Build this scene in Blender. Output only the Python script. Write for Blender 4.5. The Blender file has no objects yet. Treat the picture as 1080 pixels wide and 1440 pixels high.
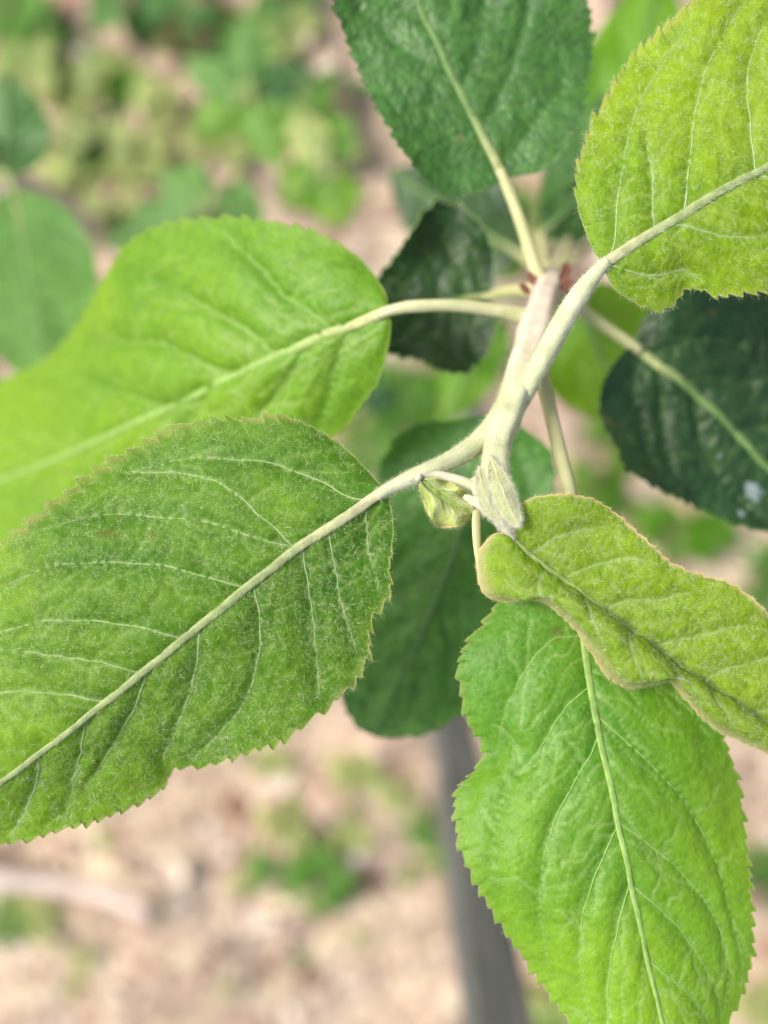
import bpy, math, random
import numpy as np
from mathutils import Vector, Euler, Matrix
from mathutils.kdtree import KDTree

random.seed(7)
rng = np.random.default_rng(7)
S = bpy.context.scene
COL = S.collection

# ------------------------------------------------------------------ camera
CAM_H = 0.80                      # height of the lens above the soil
TILT = math.radians(-15.2)        # looking almost straight down
FPX = 1544.0                      # focal length in photograph pixels (1080 x 1440)
cam_d = bpy.data.cameras.new('camera')
cam = bpy.data.objects.new('camera', cam_d)
COL.objects.link(cam)
cam.location = (0, 0, CAM_H)
cam.rotation_euler = (TILT, 0, 0)
cam_d.sensor_fit = 'VERTICAL'
cam_d.sensor_height = 24.0
cam_d.sensor_width = 18.0
cam_d.lens = 24.0 * FPX / 1440.0
cam_d.clip_start = 0.005
cam_d.clip_end = 400.0
cam_d.dof.use_dof = True
cam_d.dof.focus_distance = 0.1735
cam_d.dof.aperture_fstop = cam_d.lens / 5.6
S.camera = cam

# ------------------------------------------------------------------ light
SUN_EL, SUN_AZ = math.radians(46), math.radians(-58)   # azimuth from +Y, clockwise
W = bpy.data.worlds.new('World')
S.world = W
W.use_nodes = True
nt = W.node_tree
bg = nt.nodes['Background']
sky = nt.nodes.new('ShaderNodeTexSky')
sky.sky_type = 'NISHITA'
sky.sun_disc = False
sky.sun_elevation = SUN_EL
sky.sun_rotation = SUN_AZ
sky.air_density = 1.0
sky.dust_density = 4.0
sky.ozone_density = 1.0
nt.links.new(sky.outputs[0], bg.inputs[0])
bg.inputs[1].default_value = 0.068
sun_d = bpy.data.lights.new('sun', 'SUN')
sun_d.energy = 1.5
sun_d.angle = math.radians(16)
sun_d.color = (1.0, 0.95, 0.86)
sun = bpy.data.objects.new('sun', sun_d)
COL.objects.link(sun)
to_sun = Vector((math.sin(SUN_AZ) * math.cos(SUN_EL), math.cos(SUN_AZ) * math.cos(SUN_EL), math.sin(SUN_EL)))
sun.rotation_euler = to_sun.to_track_quat('Z', 'Y').to_euler()
sun.location = (0, 0, 3)
vs = S.view_settings
vs.view_transform = 'Standard'
vs.look = 'None'
vs.exposure = 1.73
vs.gamma = 1.0
vs.use_curve_mapping = False
S.render.engine = 'CYCLES'
S.render.resolution_x, S.render.resolution_y = 768, 1024
S.cycles.max_bounces = 6
S.cycles.transmission_bounces = 6

# ------------------------------------------------------------------ helpers
CT, ST = math.cos(TILT), math.sin(TILT)
CAMP = np.array([0, 0, CAM_H])


def ray(px, py):
    """unnormalised viewing direction per unit depth, world space"""
    x = (np.asarray(px, float) - 540.0) / FPX
    y = -(np.asarray(py, float) - 720.0) / FPX
    z = -np.ones_like(x)
    return np.stack([x, CT * y - ST * z, ST * y + CT * z], -1)


def at(px, py, d):
    return CAMP + ray(px, py) * np.asarray(d, float)[..., None]


def ground_at(px, py):
    r = ray(px, py)
    return CAMP + r * (-CAM_H / r[..., 2])[..., None]


def spline(pts, n, dims=2):
    """Catmull-Rom through pts, resampled evenly along the length of its first dims columns"""
    p = np.asarray(pts, float)
    if len(p) == 2:
        t = np.linspace(0, 1, n)[:, None]
        return p[0] * (1 - t) + p[1] * t
    q = np.vstack([2 * p[0] - p[1], p, 2 * p[-1] - p[-2]])
    out = []
    for i in range(1, len(q) - 2):
        t = np.linspace(0, 1, 24, endpoint=False)[:, None]
        a, b, c, d = q[i - 1], q[i], q[i + 1], q[i + 2]
        out.append(0.5 * (2 * b + (c - a) * t + (2 * a - 5 * b + 4 * c - d) * t ** 2 + (3 * b - a - 3 * c + d) * t ** 3))
    out.append(p[-1][None])
    o = np.vstack(out)
    s = np.concatenate([[0], np.cumsum(np.linalg.norm(np.diff(o[:, :dims], axis=0), axis=1))])
    ss = np.linspace(0, s[-1], n)
    return np.stack([np.interp(ss, s, o[:, k]) for k in range(o.shape[1])], -1)


def norm(a):
    return a / (np.linalg.norm(a, axis=-1, keepdims=True) + 1e-12)


def vnoise(p, seed=0):
    """smooth value noise, p (...,3) -> 0..1"""
    p = np.asarray(p, float)
    i = np.floor(p).astype(np.int64)
    f = p - i
    f = f * f * (3 - 2 * f)

    def h(ix, iy, iz):
        n = (ix * 374761393 + iy * 668265263 + iz * 2147483647 + seed * 974634533) & 0xffffffff
        n = ((n ^ (n >> 13)) * 1274126177) & 0xffffffff
        return ((n ^ (n >> 16)) & 0xffff) / 65535.0
    r = 0
    for dx in (0, 1):
        for dy in (0, 1):
            for dz in (0, 1):
                w = (f[..., 0] if dx else 1 - f[..., 0]) * (f[..., 1] if dy else 1 - f[..., 1]) * (f[..., 2] if dz else 1 - f[..., 2])
                r = r + w * h(i[..., 0] + dx, i[..., 1] + dy, i[..., 2] + dz)
    return r


def mesh_from(name, verts, faces, mat, smooth=True):
    m = bpy.data.meshes.new(name)
    m.from_pydata([tuple(v) for v in verts] if not isinstance(verts, np.ndarray) else verts.tolist(), [], faces)
    m.materials.append(mat)
    if smooth:
        m.polygons.foreach_set('use_smooth', [True] * len(m.polygons))
    m.update()
    return m


def add(name, mesh, parent=None, **props):
    o = bpy.data.objects.new(name, mesh)
    COL.objects.link(o)
    if parent is not None:
        o.parent = parent
        M = PARENT_INV.get(parent.name)
        if M is not None:
            o.matrix_parent_inverse = M
    for k, v in props.items():
        o[k] = v
    return o


PARENT_INV = {}


def thing(name, loc, label, category, group=None):
    """an Empty at the base of a thing; its parts keep world coordinates"""
    o = bpy.data.objects.new(name, None)
    COL.objects.link(o)
    o.location = loc
    o.empty_display_size = 0.02
    o['label'] = label
    o['category'] = category
    if group:
        o['group'] = group
    PARENT_INV[o.name] = Matrix.Translation(-Vector(loc))
    return o


def grid_faces(nu, nv, closed=False):
    f = []
    for i in range(nu - 1):
        for j in range(nv if closed else nv - 1):
            a = i * nv + j
            b = i * nv + (j + 1) % nv
            f.append((a, b, b + nv, a + nv))
    return f


def tube_arrays(path, rad, sides=10, cap=True, flat=1.0):
    path = np.asarray(path, float)
    rad = np.broadcast_to(np.asarray(rad, float), (len(path),))
    t = norm(np.gradient(path, axis=0))
    up = np.array([0.31, 0.2, 0.93])
    a = norm(np.cross(t, up))
    b = np.cross(t, a)
    ang = np.linspace(0, 2 * np.pi, sides, endpoint=False)
    v = path[:, None] + rad[:, None, None] * (a[:, None] * np.cos(ang)[None, :, None] + b[:, None] * np.sin(ang)[None, :, None] * flat)
    n = norm(v - path[:, None])
    f = grid_faces(len(path), sides, True)
    if cap:
        f = f + [tuple(range(sides))[::-1], tuple(range((len(path) - 1) * sides, len(path) * sides))]
    return v.reshape(-1, 3), n.reshape(-1, 3), f


def tube(name, path, rad, mat, parent=None, sides=10, **props):
    v, n, f = tube_arrays(path, rad, sides)
    return add(name, mesh_from(name, v, f, mat), parent, **props)


def pixpath(pts, n=24):
    """pts (px, py, depth, radius in px) -> world path and radii in metres"""
    q = spline(pts, n, 2)
    r = q[:, 3] * q[:, 2] / FPX
    return at(q[:, 0], q[:, 1], q[:, 2]), r


# ------------------------------------------------------------------ materials
def new_mat(name):
    m = bpy.data.materials.new(name)
    m.use_nodes = True
    n = m.node_tree
    n.nodes.clear()
    out = n.nodes.new('ShaderNodeOutputMaterial')
    return m, n, out


def N(n, kind, **kw):
    nd = n.nodes.new(kind)
    for k, v in kw.items():
        if k in nd.inputs:
            nd.inputs[k].default_value = v
        else:
            setattr(nd, k, v)
    return nd


def mixc(n, fac, a, b, mode='MIX'):
    m = n.nodes.new('ShaderNodeMix')
    m.data_type = 'RGBA'
    m.blend_type = mode
    for sock, v in ((m.inputs[0], fac), (m.inputs[6], a), (m.inputs[7], b)):
        if hasattr(v, 'links') or hasattr(v, 'is_linked'):
            n.links.new(v, sock)
        elif isinstance(v, (int, float)):
            sock.default_value = v
        else:
            sock.default_value = (*v, 1) if len(v) == 3 else v
    return m.outputs[2]


def ramp(n, src, stops):
    r = n.nodes.new('ShaderNodeValToRGB')
    el = r.color_ramp.elements
    while len(el) < len(stops):
        el.new(0.5)
    for e, (p, c) in zip(el, stops):
        e.position = p
        e.color = (*c, 1) if len(c) == 3 else c
    n.links.new(src, r.inputs[0])
    return r.outputs[0]


def leaf_material(name, c1, c2, vein, back, rough=0.5, transl=0.35, tcol=None, cell=850, bump=0.5, net=0.35, edge=None, spec=0.35, mottle=1.0):
    m, n, out = new_mat(name)
    co = N(n, 'ShaderNodeTexCoord').outputs['Object']
    n1 = N(n, 'ShaderNodeTexNoise', Scale=55.0, Detail=3.0)
    n2 = N(n, 'ShaderNodeTexNoise', Scale=420.0, Detail=4.0, Roughness=0.65)
    vo = N(n, 'ShaderNodeTexVoronoi', Scale=cell)
    vo.feature = 'DISTANCE_TO_EDGE'
    # warp the vein network a little
    wn = N(n, 'ShaderNodeTexNoise', Scale=300.0, Detail=2.0)
    n.links.new(co, wn.inputs['Vector'])
    wv = n.nodes.new('ShaderNodeVectorMath')
    wv.operation = 'MULTIPLY_ADD'
    n.links.new(wn.outputs['Color'], wv.inputs[0])
    wv.inputs[1].default_value = (0.0016, 0.0016, 0.0016)
    n.links.new(co, wv.inputs[2])
    n.links.new(wv.outputs[0], vo.inputs['Vector'])
    for x in (n1, n2):
        n.links.new(co, x.inputs['Vector'])
    patch = ramp(n, n1.outputs[0], [(0.35, (0, 0, 0)), (0.65, (1, 1, 1))])
    ta = N(n, 'ShaderNodeAttribute', attribute_name='tone')
    tf = N(n, 'ShaderNodeMath', operation='MULTIPLY_ADD')
    n.links.new(patch, tf.inputs[0])
    tf.inputs[1].default_value = 0.45 * mottle
    n.links.new(ta.outputs['Fac'], tf.inputs[2])
    tf.use_clamp = True
    c = mixc(n, tf.outputs[0], c1, c2)
    spk = ramp(n, n2.outputs[0], [(0.34, (1 - .38 * mottle, 1 - .34 * mottle, 1 - .38 * mottle)), (0.66, (1 + .34 * mottle, 1 + .28 * mottle, 1 + .2 * mottle))])
    c = mixc(n, 1.0, c, spk, 'MULTIPLY')
    nf = N(n, 'ShaderNodeMath', operation='MULTIPLY')
    na = N(n, 'ShaderNodeAttribute', attribute_name='net')
    n.links.new(na.outputs['Fac'], nf.inputs[0])
    nf.inputs[1].default_value = net
    c = mixc(n, nf.outputs[0], c, vein)
    va = N(n, 'ShaderNodeAttribute', attribute_name='vein')
    c = mixc(n, va.outputs['Fac'], c, vein)
    if edge is not None:
        ea = N(n, 'ShaderNodeAttribute', attribute_name='rim')
        c = mixc(n, ea.outputs['Fac'], c, edge)
    n3 = N(n, 'ShaderNodeTexNoise', Scale=190.0, Detail=1.5)
    n.links.new(co, n3.inputs['Vector'])
    sp = ramp(n, n3.outputs[0], [(0.73, (0, 0, 0)), (0.78, (0.4, 0.4, 0.4))])
    c = mixc(n, sp, c, (0.11, 0.085, 0.025))
    geo = N(n, 'ShaderNodeNewGeometry')
    cb = mixc(n, geo.outputs['Backfacing'], c, back)
    p = N(n, 'ShaderNodeBsdfPrincipled', Roughness=rough)
    p.inputs['Specular IOR Level'].default_value = spec
    n.links.new(cb, p.inputs['Base Color'])
    b = N(n, 'ShaderNodeBump', Strength=bump, Distance=0.00022)
    hm = N(n, 'ShaderNodeMath', operation='MULTIPLY_ADD')
    cl = N(n, 'ShaderNodeMath', operation='MINIMUM')
    n.links.new(vo.outputs['Distance'], cl.inputs[0])
    cl.inputs[1].default_value = 0.3
    n.links.new(cl.outputs[0], hm.inputs[0])
    hm.inputs[1].default_value = 2.2
    n.links.new(n2.outputs[0], hm.inputs[2])
    n.links.new(hm.outputs[0], b.inputs['Height'])
    n.links.new(b.outputs[0], p.inputs['Normal'])
    t = N(n, 'ShaderNodeBsdfTranslucent')
    tc = mixc(n, 1.0, c, tcol or (1.6, 1.5, 0.5), 'MULTIPLY')
    n.links.new(tc, t.inputs['Color'])
    mx = N(n, 'ShaderNodeMixShader')
    mx.inputs[0].default_value = transl
    n.links.new(p.outputs[0], mx.inputs[1])
    n.links.new(t.outputs[0], mx.inputs[2])
    n.links.new(mx.outputs[0], out.inputs[0])
    return m


def plain_material(name, c1, c2, scale=200.0, rough=0.7, bump=0.3, dist=0.0003, transl=0.0, detail=4.0, spec=0.3, stops=(0.35, 0.65), stretch=None):
    m, n, out = new_mat(name)
    co = N(n, 'ShaderNodeTexCoord').outputs['Object']
    if stretch:
        mp = N(n, 'ShaderNodeMapping')
        mp.inputs['Scale'].default_value = stretch
        n.links.new(co, mp.inputs[0])
        co = mp.outputs[0]
    n1 = N(n, 'ShaderNodeTexNoise', Scale=scale, Detail=detail, Roughness=0.6)
    n.links.new(co, n1.inputs['Vector'])
    f = ramp(n, n1.outputs[0], [(stops[0], (0, 0, 0)), (stops[1], (1, 1, 1))])
    c = mixc(n, f, c1, c2)
    p = N(n, 'ShaderNodeBsdfPrincipled', Roughness=rough)
    p.inputs['Specular IOR Level'].default_value = spec
    n.links.new(c, p.inputs['Base Color'])
    b = N(n, 'ShaderNodeBump', Strength=bump, Distance=dist)
    n.links.new(n1.outputs[0], b.inputs['Height'])
    n.links.new(b.outputs[0], p.inputs['Normal'])
    if transl:
        t = N(n, 'ShaderNodeBsdfTranslucent')
        n.links.new(c, t.inputs['Color'])
        mx = N(n, 'ShaderNodeMixShader')
        mx.inputs[0].default_value = transl
        n.links.new(p.outputs[0], mx.inputs[1])
        n.links.new(t.outputs[0], mx.inputs[2])
        n.links.new(mx.outputs[0], out.inputs[0])
    else:
        n.links.new(p.outputs[0], out.inputs[0])
    return m


M_DOWNY = leaf_material('downy_leaf', (0.028, 0.110, 0.008), (0.135, 0.275, 0.010), (0.19, 0.33, 0.075), (0.30, 0.36, 0.20), 0.6, 0.36, net=0.16, spec=0.2, mottle=0.65, bump=0.3, edge=(0.26, 0.28, 0.08))
M_DOWNYY = leaf_material('downy_yellow_leaf', (0.110, 0.250, 0.008), (0.220, 0.350, 0.010), (0.28, 0.40, 0.09), (0.36, 0.40, 0.22), 0.6, 0.42, net=0.14, spec=0.2, mottle=0.65, bump=0.3, edge=(0.36, 0.36, 0.10))
M_CURL = leaf_material('curled_leaf', (0.125, 0.245, 0.010), (0.215, 0.340, 0.014), (0.28, 0.38, 0.10), (0.42, 0.42, 0.26), 0.65, 0.34, net=0.12, spec=0.2, edge=(0.56, 0.48, 0.27), mottle=0.5)
M_BUDL = leaf_material('bud_leaf', (0.30, 0.42, 0.09), (0.46, 0.52, 0.20), (0.42, 0.44, 0.26), (0.42, 0.42, 0.26), 0.65, 0.3, net=0.1, spec=0.2, edge=(0.5, 0.42, 0.22))
M_BRIGHT = leaf_material('bright_leaf', (0.062, 0.205, 0.012), (0.150, 0.320, 0.010), (0.26, 0.42, 0.14), (0.28, 0.36, 0.18), 0.5, 0.42, net=0.14, bump=0.3, edge=(0.18, 0.30, 0.05), mottle=0.35)
M_LIME = leaf_material('lime_leaf', (0.088, 0.245, 0.012), (0.170, 0.340, 0.012), (0.28, 0.42, 0.14), (0.28, 0.36, 0.18), 0.5, 0.45, net=0.2, bump=0.3, edge=(0.18, 0.30, 0.05), mottle=0.5)
M_DARK = leaf_material('dark_leaf', (0.026, 0.100, 0.015), (0.044, 0.138, 0.024), (0.090, 0.190, 0.055), (0.22, 0.28, 0.16), 0.50, 0.20, net=0.22, bump=0.6, spec=0.45, cell=600)
M_DARK2 = leaf_material('dark_oval_leaf', (0.040, 0.145, 0.020), (0.064, 0.190, 0.036), (0.120, 0.230, 0.075), (0.22, 0.28, 0.16), 0.50, 0.25, net=0.15, bump=0.4, spec=0.4, cell=600)
M_DEEP = leaf_material('deep_leaf', (0.009, 0.036, 0.009), (0.017, 0.056, 0.016), (0.060, 0.120, 0.035), (0.22, 0.27, 0.16), 0.48, 0.10, net=0.12, bump=0.5, spec=0.4, cell=520)
M_MID = leaf_material('mid_leaf', (0.070, 0.190, 0.045), (0.105, 0.245, 0.060), (0.14, 0.26, 0.09), (0.20, 0.28, 0.14), 0.48, 0.35, net=0.12, bump=0.4)
M_WEED = leaf_material('weed_leaf', (0.080, 0.220, 0.030), (0.160, 0.330, 0.050), (0.20, 0.36, 0.10), (0.20, 0.30, 0.12), 0.5, 0.35, net=0.1)
M_WEED2 = leaf_material('pale_weed_leaf', (0.300, 0.380, 0.130), (0.420, 0.450, 0.220), (0.34, 0.42, 0.18), (0.30, 0.36, 0.18), 0.55, 0.35, net=0.1)
M_WEED3 = leaf_material('dark_weed_leaf', (0.030, 0.098, 0.034), (0.050, 0.135, 0.048), (0.08, 0.18, 0.06), (0.12, 0.20, 0.09), 0.5, 0.2, net=0.1)
M_STEM = plain_material('downy_stem', (0.35, 0.37, 0.19), (0.46, 0.45, 0.28), 260, 0.75, 0.5)
M_STEMP = plain_material('pale_pink_stem', (0.44, 0.37, 0.31), (0.52, 0.45, 0.36), 200, 0.7, 0.25)
M_PET = plain_material('petiole_green', (0.34, 0.36, 0.17), (0.44, 0.42, 0.24), 220, 0.65, 0.25)
def rib_material(name, cb, ct, rough=0.62):
    m, n, out = new_mat(name)
    co = N(n, 'ShaderNodeTexCoord').outputs['Object']
    n1 = N(n, 'ShaderNodeTexNoise', Scale=600.0, Detail=4.0)
    n.links.new(co, n1.inputs['Vector'])
    t = N(n, 'ShaderNodeAttribute', attribute_name='tone')
    c = mixc(n, t.outputs['Fac'], cb, ct)
    f = ramp(n, n1.outputs[0], [(0.35, (0.80, 0.82, 0.80)), (0.65, (1.15, 1.14, 1.12))])
    c = mixc(n, 1.0, c, f, 'MULTIPLY')
    p = N(n, 'ShaderNodeBsdfPrincipled', Roughness=rough)
    p.inputs['Specular IOR Level'].default_value = 0.3
    n.links.new(c, p.inputs['Base Color'])
    b = N(n, 'ShaderNodeBump', Strength=0.5, Distance=0.0002)
    n.links.new(n1.outputs[0], b.inputs['Height'])
    n.links.new(b.outputs[0], p.inputs['Normal'])
    n.links.new(p.outputs[0], out.inputs[0])
    return m


M_RIB = rib_material('midrib_pale', (0.42, 0.39, 0.24), (0.24, 0.29, 0.12))
M_RIBD = rib_material('midrib_green', (0.36, 0.37, 0.18), (0.12, 0.21, 0.065))
M_RIBE = rib_material('midrib_lime', (0.40, 0.39, 0.20), (0.20, 0.32, 0.08))
M_RIBW = rib_material('midrib_woolly', (0.50, 0.50, 0.34), (0.42, 0.44, 0.22))
M_RIBC = rib_material('midrib_young', (0.26, 0.32, 0.10), (0.17, 0.26, 0.05))
M_VEIN = plain_material('vein_pale', (0.20, 0.34, 0.10), (0.30, 0.42, 0.18), 900, 0.6, 0.2)
M_VEINB = plain_material('vein_green', (0.14, 0.30, 0.05), (0.20, 0.35, 0.09), 900, 0.6, 0.2)
M_VEIND = plain_material('vein_dark', (0.035, 0.095, 0.025), (0.05, 0.12, 0.035), 900, 0.55, 0.2)
M_RIM = plain_material('rim_tan', (0.14, 0.25, 0.04), (0.27, 0.27, 0.09), 260, 0.6, 0.2)
M_RIMO = plain_material('rim_orange', (0.52, 0.40, 0.18), (0.60, 0.36, 0.18), 300, 0.6, 0.2)
M_RIMD = plain_material('rim_dark', (0.05, 0.12, 0.03), (0.10, 0.17, 0.05), 300, 0.5, 0.2)
M_HAIR = plain_material('white_down', (0.36, 0.48, 0.19), (0.60, 0.68, 0.40), 600, 0.5, 0.0, transl=0.35)
M_WOOL = plain_material('white_wool', (0.60, 0.60, 0.46), (0.70, 0.70, 0.58), 600, 0.6, 0.0, transl=0.35)
M_SCALE = plain_material('red_brown_scale', (0.075, 0.026, 0.018), (0.16, 0.06, 0.04), 400, 0.6, 0.4)
M_BUD = plain_material('woolly_bud', (0.50, 0.51, 0.35), (0.60, 0.58, 0.45), 500, 0.8, 0.4, transl=0.15)
M_SOIL = None
M_AXIS, n, out = new_mat('shoot_axis')
_co = N(n, 'ShaderNodeTexCoord').outputs['Object']
_n1 = N(n, 'ShaderNodeTexNoise', Scale=240.0, Detail=5.0)
n.links.new(_co, _n1.inputs['Vector'])
_f = ramp(n, _n1.outputs[0], [(0.35, (0, 0, 0)), (0.65, (1, 1, 1))])
_c1 = mixc(n, _f, (0.37, 0.41, 0.22), (0.50, 0.52, 0.34))
_c2 = mixc(n, _f, (0.46, 0.38, 0.33), (0.55, 0.48, 0.42))
_t = N(n, 'ShaderNodeAttribute', attribute_name='tone')
_c = mixc(n, _t.outputs['Fac'], _c1, _c2)
_p = N(n, 'ShaderNodeBsdfPrincipled', Roughness=0.7)
_p.inputs['Specular IOR Level'].default_value = 0.3
n.links.new(_c, _p.inputs['Base Color'])
_b = N(n, 'ShaderNodeBump', Strength=0.5, Distance=0.0003)
n.links.new(_n1.outputs[0], _b.inputs['Height'])
n.links.new(_b.outputs[0], _p.inputs['Normal'])
n.links.new(_p.outputs[0], out.inputs[0])


# ------------------------------------------------------------------ down (fine hairs)
def down(name, P, Nn, T, L, Wd, parent, mat, lift=0.35, along=0.6, curl=0.7):
    n = len(P)
    r = rng.normal(size=(n, 3))
    r -= (r * Nn).sum(-1, keepdims=True) * Nn
    r = norm(r)
    Lr = L * rng.uniform(0.45, 1.3, n)[:, None]
    d1 = norm(T * along + r * 0.9 + Nn * lift * rng.uniform(0.3, 1.8, n)[:, None])
    k = norm(np.cross(d1, Nn)) * rng.choice([-1, 1], n)[:, None]
    d2 = norm(d1 + k * curl * rng.uniform(0.0, 1.4, n)[:, None] + Nn * rng.uniform(-0.35, 0.25, n)[:, None])
    d3 = norm(d2 + k * curl * rng.uniform(0.0, 1.2, n)[:, None] - Nn * rng.uniform(0.0, 0.3, n)[:, None])
    p0 = P
    p1 = p0 + d1 * Lr * 0.36
    p2 = p1 + d2 * Lr * 0.34
    p3 = p2 + d3 * Lr * 0.30
    w = (Wd * rng.uniform(0.6, 1.3, n))[:, None]
    s1 = norm(np.cross(d1, Nn) + 0.4 * rng.normal(size=(n, 3))) * w
    V = np.stack([p0 - s1, p0 + s1, p1 - s1 * .85, p1 + s1 * .85, p2 - s1 * .6, p2 + s1 * .6, p3], 1).reshape(-1, 3)
    m = bpy.data.meshes.new(name)
    nvv = 7 * n
    base = (np.arange(n) * 7)[:, None]
    loops = np.concatenate([base + np.array([[0, 1, 3, 2]]), base + np.array([[2, 3, 5, 4]]), base + np.array([[4, 5, 6]])], 1).ravel()
    ls = (np.arange(n) * 11)[:, None] + np.array([[0, 4, 8]])
    m.vertices.add(nvv)
    m.vertices.foreach_set('co', V.ravel().astype(np.float32))
    m.loops.add(len(loops))
    m.loops.foreach_set('vertex_index', loops.astype(np.int32))
    m.polygons.add(3 * n)
    m.polygons.foreach_set('loop_start', ls.ravel().astype(np.int32))
    m.update(calc_edges=True)
    m.validate()
    m.materials.append(mat)
    return add(name, m, parent, kind='stuff')


# ------------------------------------------------------------------ leaf
def build_leaf(parent, mid, left, right, mat, vein_mat, rib_mat, rim_mat, petiole=None, pet_mat=None, nu=200, nv=40,
               teeth=34, tooth=0.0009, bow=(0.0, 0.0), fold=(0.0, 0.0), wave=(0.0015, 3.0, 0.0), rib_r=(0.0011, 0.0002),
               veins=7, vshift=(0.28, 0.28), vpow=1.35, vein_r=0.00022, valley=0.0005, puff=0.0005, ripple=0.00025,
               hairs=0, hair_len=0.0013, hair_w=0.000022, vein_hairs=0, label=None, rim_r=0.00009, roll=(0.0, 0.0), seed=0, vein_px=None, tone=(0.0, 0.55), hair_mat=None, cell=0.0014, dome=0.00010, net_hair=0.75, minor=26, hair_side=(1.0, 1.0), rim_w=(0.045, 0.045)):
    """lamina between a midrib line and two margins.  mid (px,py,depth), margins (px,py,extra depth).
    bow: bulge of each half away from the viewer, fold: extra depth of each margin, roll: margin rolled under"""
    rs = np.random.default_rng(100 + seed)
    M = spline(mid, nu)
    sides = []
    pgrid = []
    vg = np.linspace(0, 1, nv + 1) ** 0.92
    u = np.linspace(0, 1, nu)
    for si, (edge, sgn) in enumerate(((left, -1), (right, 1))):
        e = [(*mid[0][:2], 0.0)] + [(p[0], p[1], p[2] if len(p) > 2 else 0.0) for p in edge] + [(*mid[-1][:2], 0.0)]
        E = spline(e, nu)
        env = np.sin(np.pi * np.clip(u, 0, 1)) ** 0.6
        ed = M[:, 2] + E[:, 2] + fold[si] * env
        wv = wave[0] * np.sin(2 * np.pi * (wave[1] * u + wave[2] + 0.37 * si)) * env
        v = vg[None, :, None]
        pxy = M[:, None, :2] * (1 - v) + E[:, None, :2] * v
        vv = vg[None, :]
        dep = M[:, None, 2] * (1 - vv) + ed[:, None] * vv + bow[si] * env[:, None] * 4 * vv * (1 - vv) \
            + wv[:, None] * vv ** 2 + roll[si] * env[:, None] * np.clip((vv - 0.8) / 0.2, 0, 1) ** 2
        Pw = at(pxy[..., 0], pxy[..., 1], dep)
        pgrid.append(pxy)
        # serrated margin
        ow = norm(Pw[:, -1] - Pw[:, 0])
        tg = norm(np.gradient(Pw[:, -1], axis=0))
        jit = np.cumsum(rs.uniform(0.55, 1.45, teeth + 2))
        ph = np.interp(u * teeth, np.arange(teeth + 2), jit - jit[0])
        fr = ph - np.floor(ph)
        amp = tooth * (0.30 + 1.2 * vnoise(np.stack([np.floor(ph), 0 * ph, 0 * ph + si], -1) * 1.7, seed)) * np.clip((u - 0.05) / 0.12, 0, 1) * np.clip((1 - u) / 0.05, 0, 1)
        saw = np.where(fr < 0.78, fr / 0.78, (1 - fr) / 0.22)
        wgt = np.clip((vg - 0.90) / 0.10, 0, 1)[None, :, None]
        Pw = Pw + (ow * (amp * saw)[:, None] + tg * (amp * saw * 0.6)[:, None])[:, None] * wgt
        sides.append(Pw)
    G = np.concatenate([sides[0][:, ::-1], sides[1][:, 1:]], 1)      # nu x (2nv+1)
    nc = G.shape[1]
    cidx = nv

    def normals(G):
        du = np.gradient(G, axis=0)
        dv = np.gradient(G, axis=1)
        n = np.cross(du, dv)
        ln = np.linalg.norm(n, axis=-1, keepdims=True)
        n = n / (ln + 1e-15)
        bad = ln[..., 0] < 1e-13
        n[bad] = norm(CAMP - G[bad])
        sg = np.sign(((CAMP - G) * n).sum(-1).mean())
        return n * sg, sg
    Nn, sg = normals(G)
    # lateral veins in (u, v)
    vein_uv = []
    if vein_px:
        for k, pl in enumerate(vein_px):
            q = spline(pl, 26)
            best = []
            for si in (0, 1):
                fl = pgrid[si].reshape(-1, 2)
                d2 = ((q[:, None] - fl[None]) ** 2).sum(-1)
                best.append((d2.min(1)[4:].sum(), d2.argmin(1)))
            si = 0 if best[0][0] < best[1][0] else 1
            ui, vi = np.divmod(best[si][1], nv + 1)
            ker = np.ones(5) / 5
            sm = lambda z: np.convolve(np.pad(z, 2, mode='edge'), ker, 'valid')
            vv_ = sm(vg[vi])
            vv_[0] = 0
            uu = sm(ui / (nu - 1.0)) + 0.0022 * np.sin(np.arange(26) * rs.uniform(0.8, 1.5) + rs.uniform(0, 6))
            k0 = int(np.argmax(vv_ > 0.10)) or 1
            tt0 = np.linspace(0, 1, 6)[:-1]
            slope = (uu[min(k0 + 4, 25)] - uu[k0]) / max(0.05, vv_[min(k0 + 4, 25)] - vv_[k0])
            ub = uu[k0] - np.clip(slope, 0.0, 0.35) * vv_[k0]
            uu = np.concatenate([ub + (uu[k0] - ub) * tt0, uu[k0:]])
            vv_ = np.concatenate([vv_[k0] * tt0, vv_[k0:]])
            if 0.3 < vv_[-1] < 0.86:
                sl = np.clip((uu[-1] - uu[-6]) / max(0.03, vv_[-1] - vv_[-6]), -0.1, 0.9)
                ext = np.linspace(vv_[-1], 0.92, 9)[1:]
                uu = np.concatenate([uu, uu[-1] + sl * (ext - vv_[-1])])
                vv_ = np.concatenate([vv_, ext])
            vein_uv.append((si, np.clip(uu, 0, 0.985), np.clip(vv_, 0, 0.97), 0))
    else:
        for si in (0, 1):
            for k in range(veins):
                u0 = 0.045 + 0.80 * (k + rs.uniform(-0.28, 0.28) + 0.4 * si) / veins
                sh = vshift[si] * rs.uniform(0.75, 1.25) * (1 - 0.45 * max(0, u0 - 0.2))
                tt = np.linspace(0, 1, 34)
                vmax = rs.uniform(0.70, 0.95)
                wob = 0.012 * np.sin(tt * rs.uniform(5, 11) + rs.uniform(0, 6)) * tt
                uu = np.clip(u0 + sh * tt ** (vpow * rs.uniform(0.85, 1.2)) + wob, 0, 0.985)
                vein_uv.append((si, uu, tt * vmax, k))
    # finer veins: forks and cross links leaving the laterals
    fine_uv = []
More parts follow.
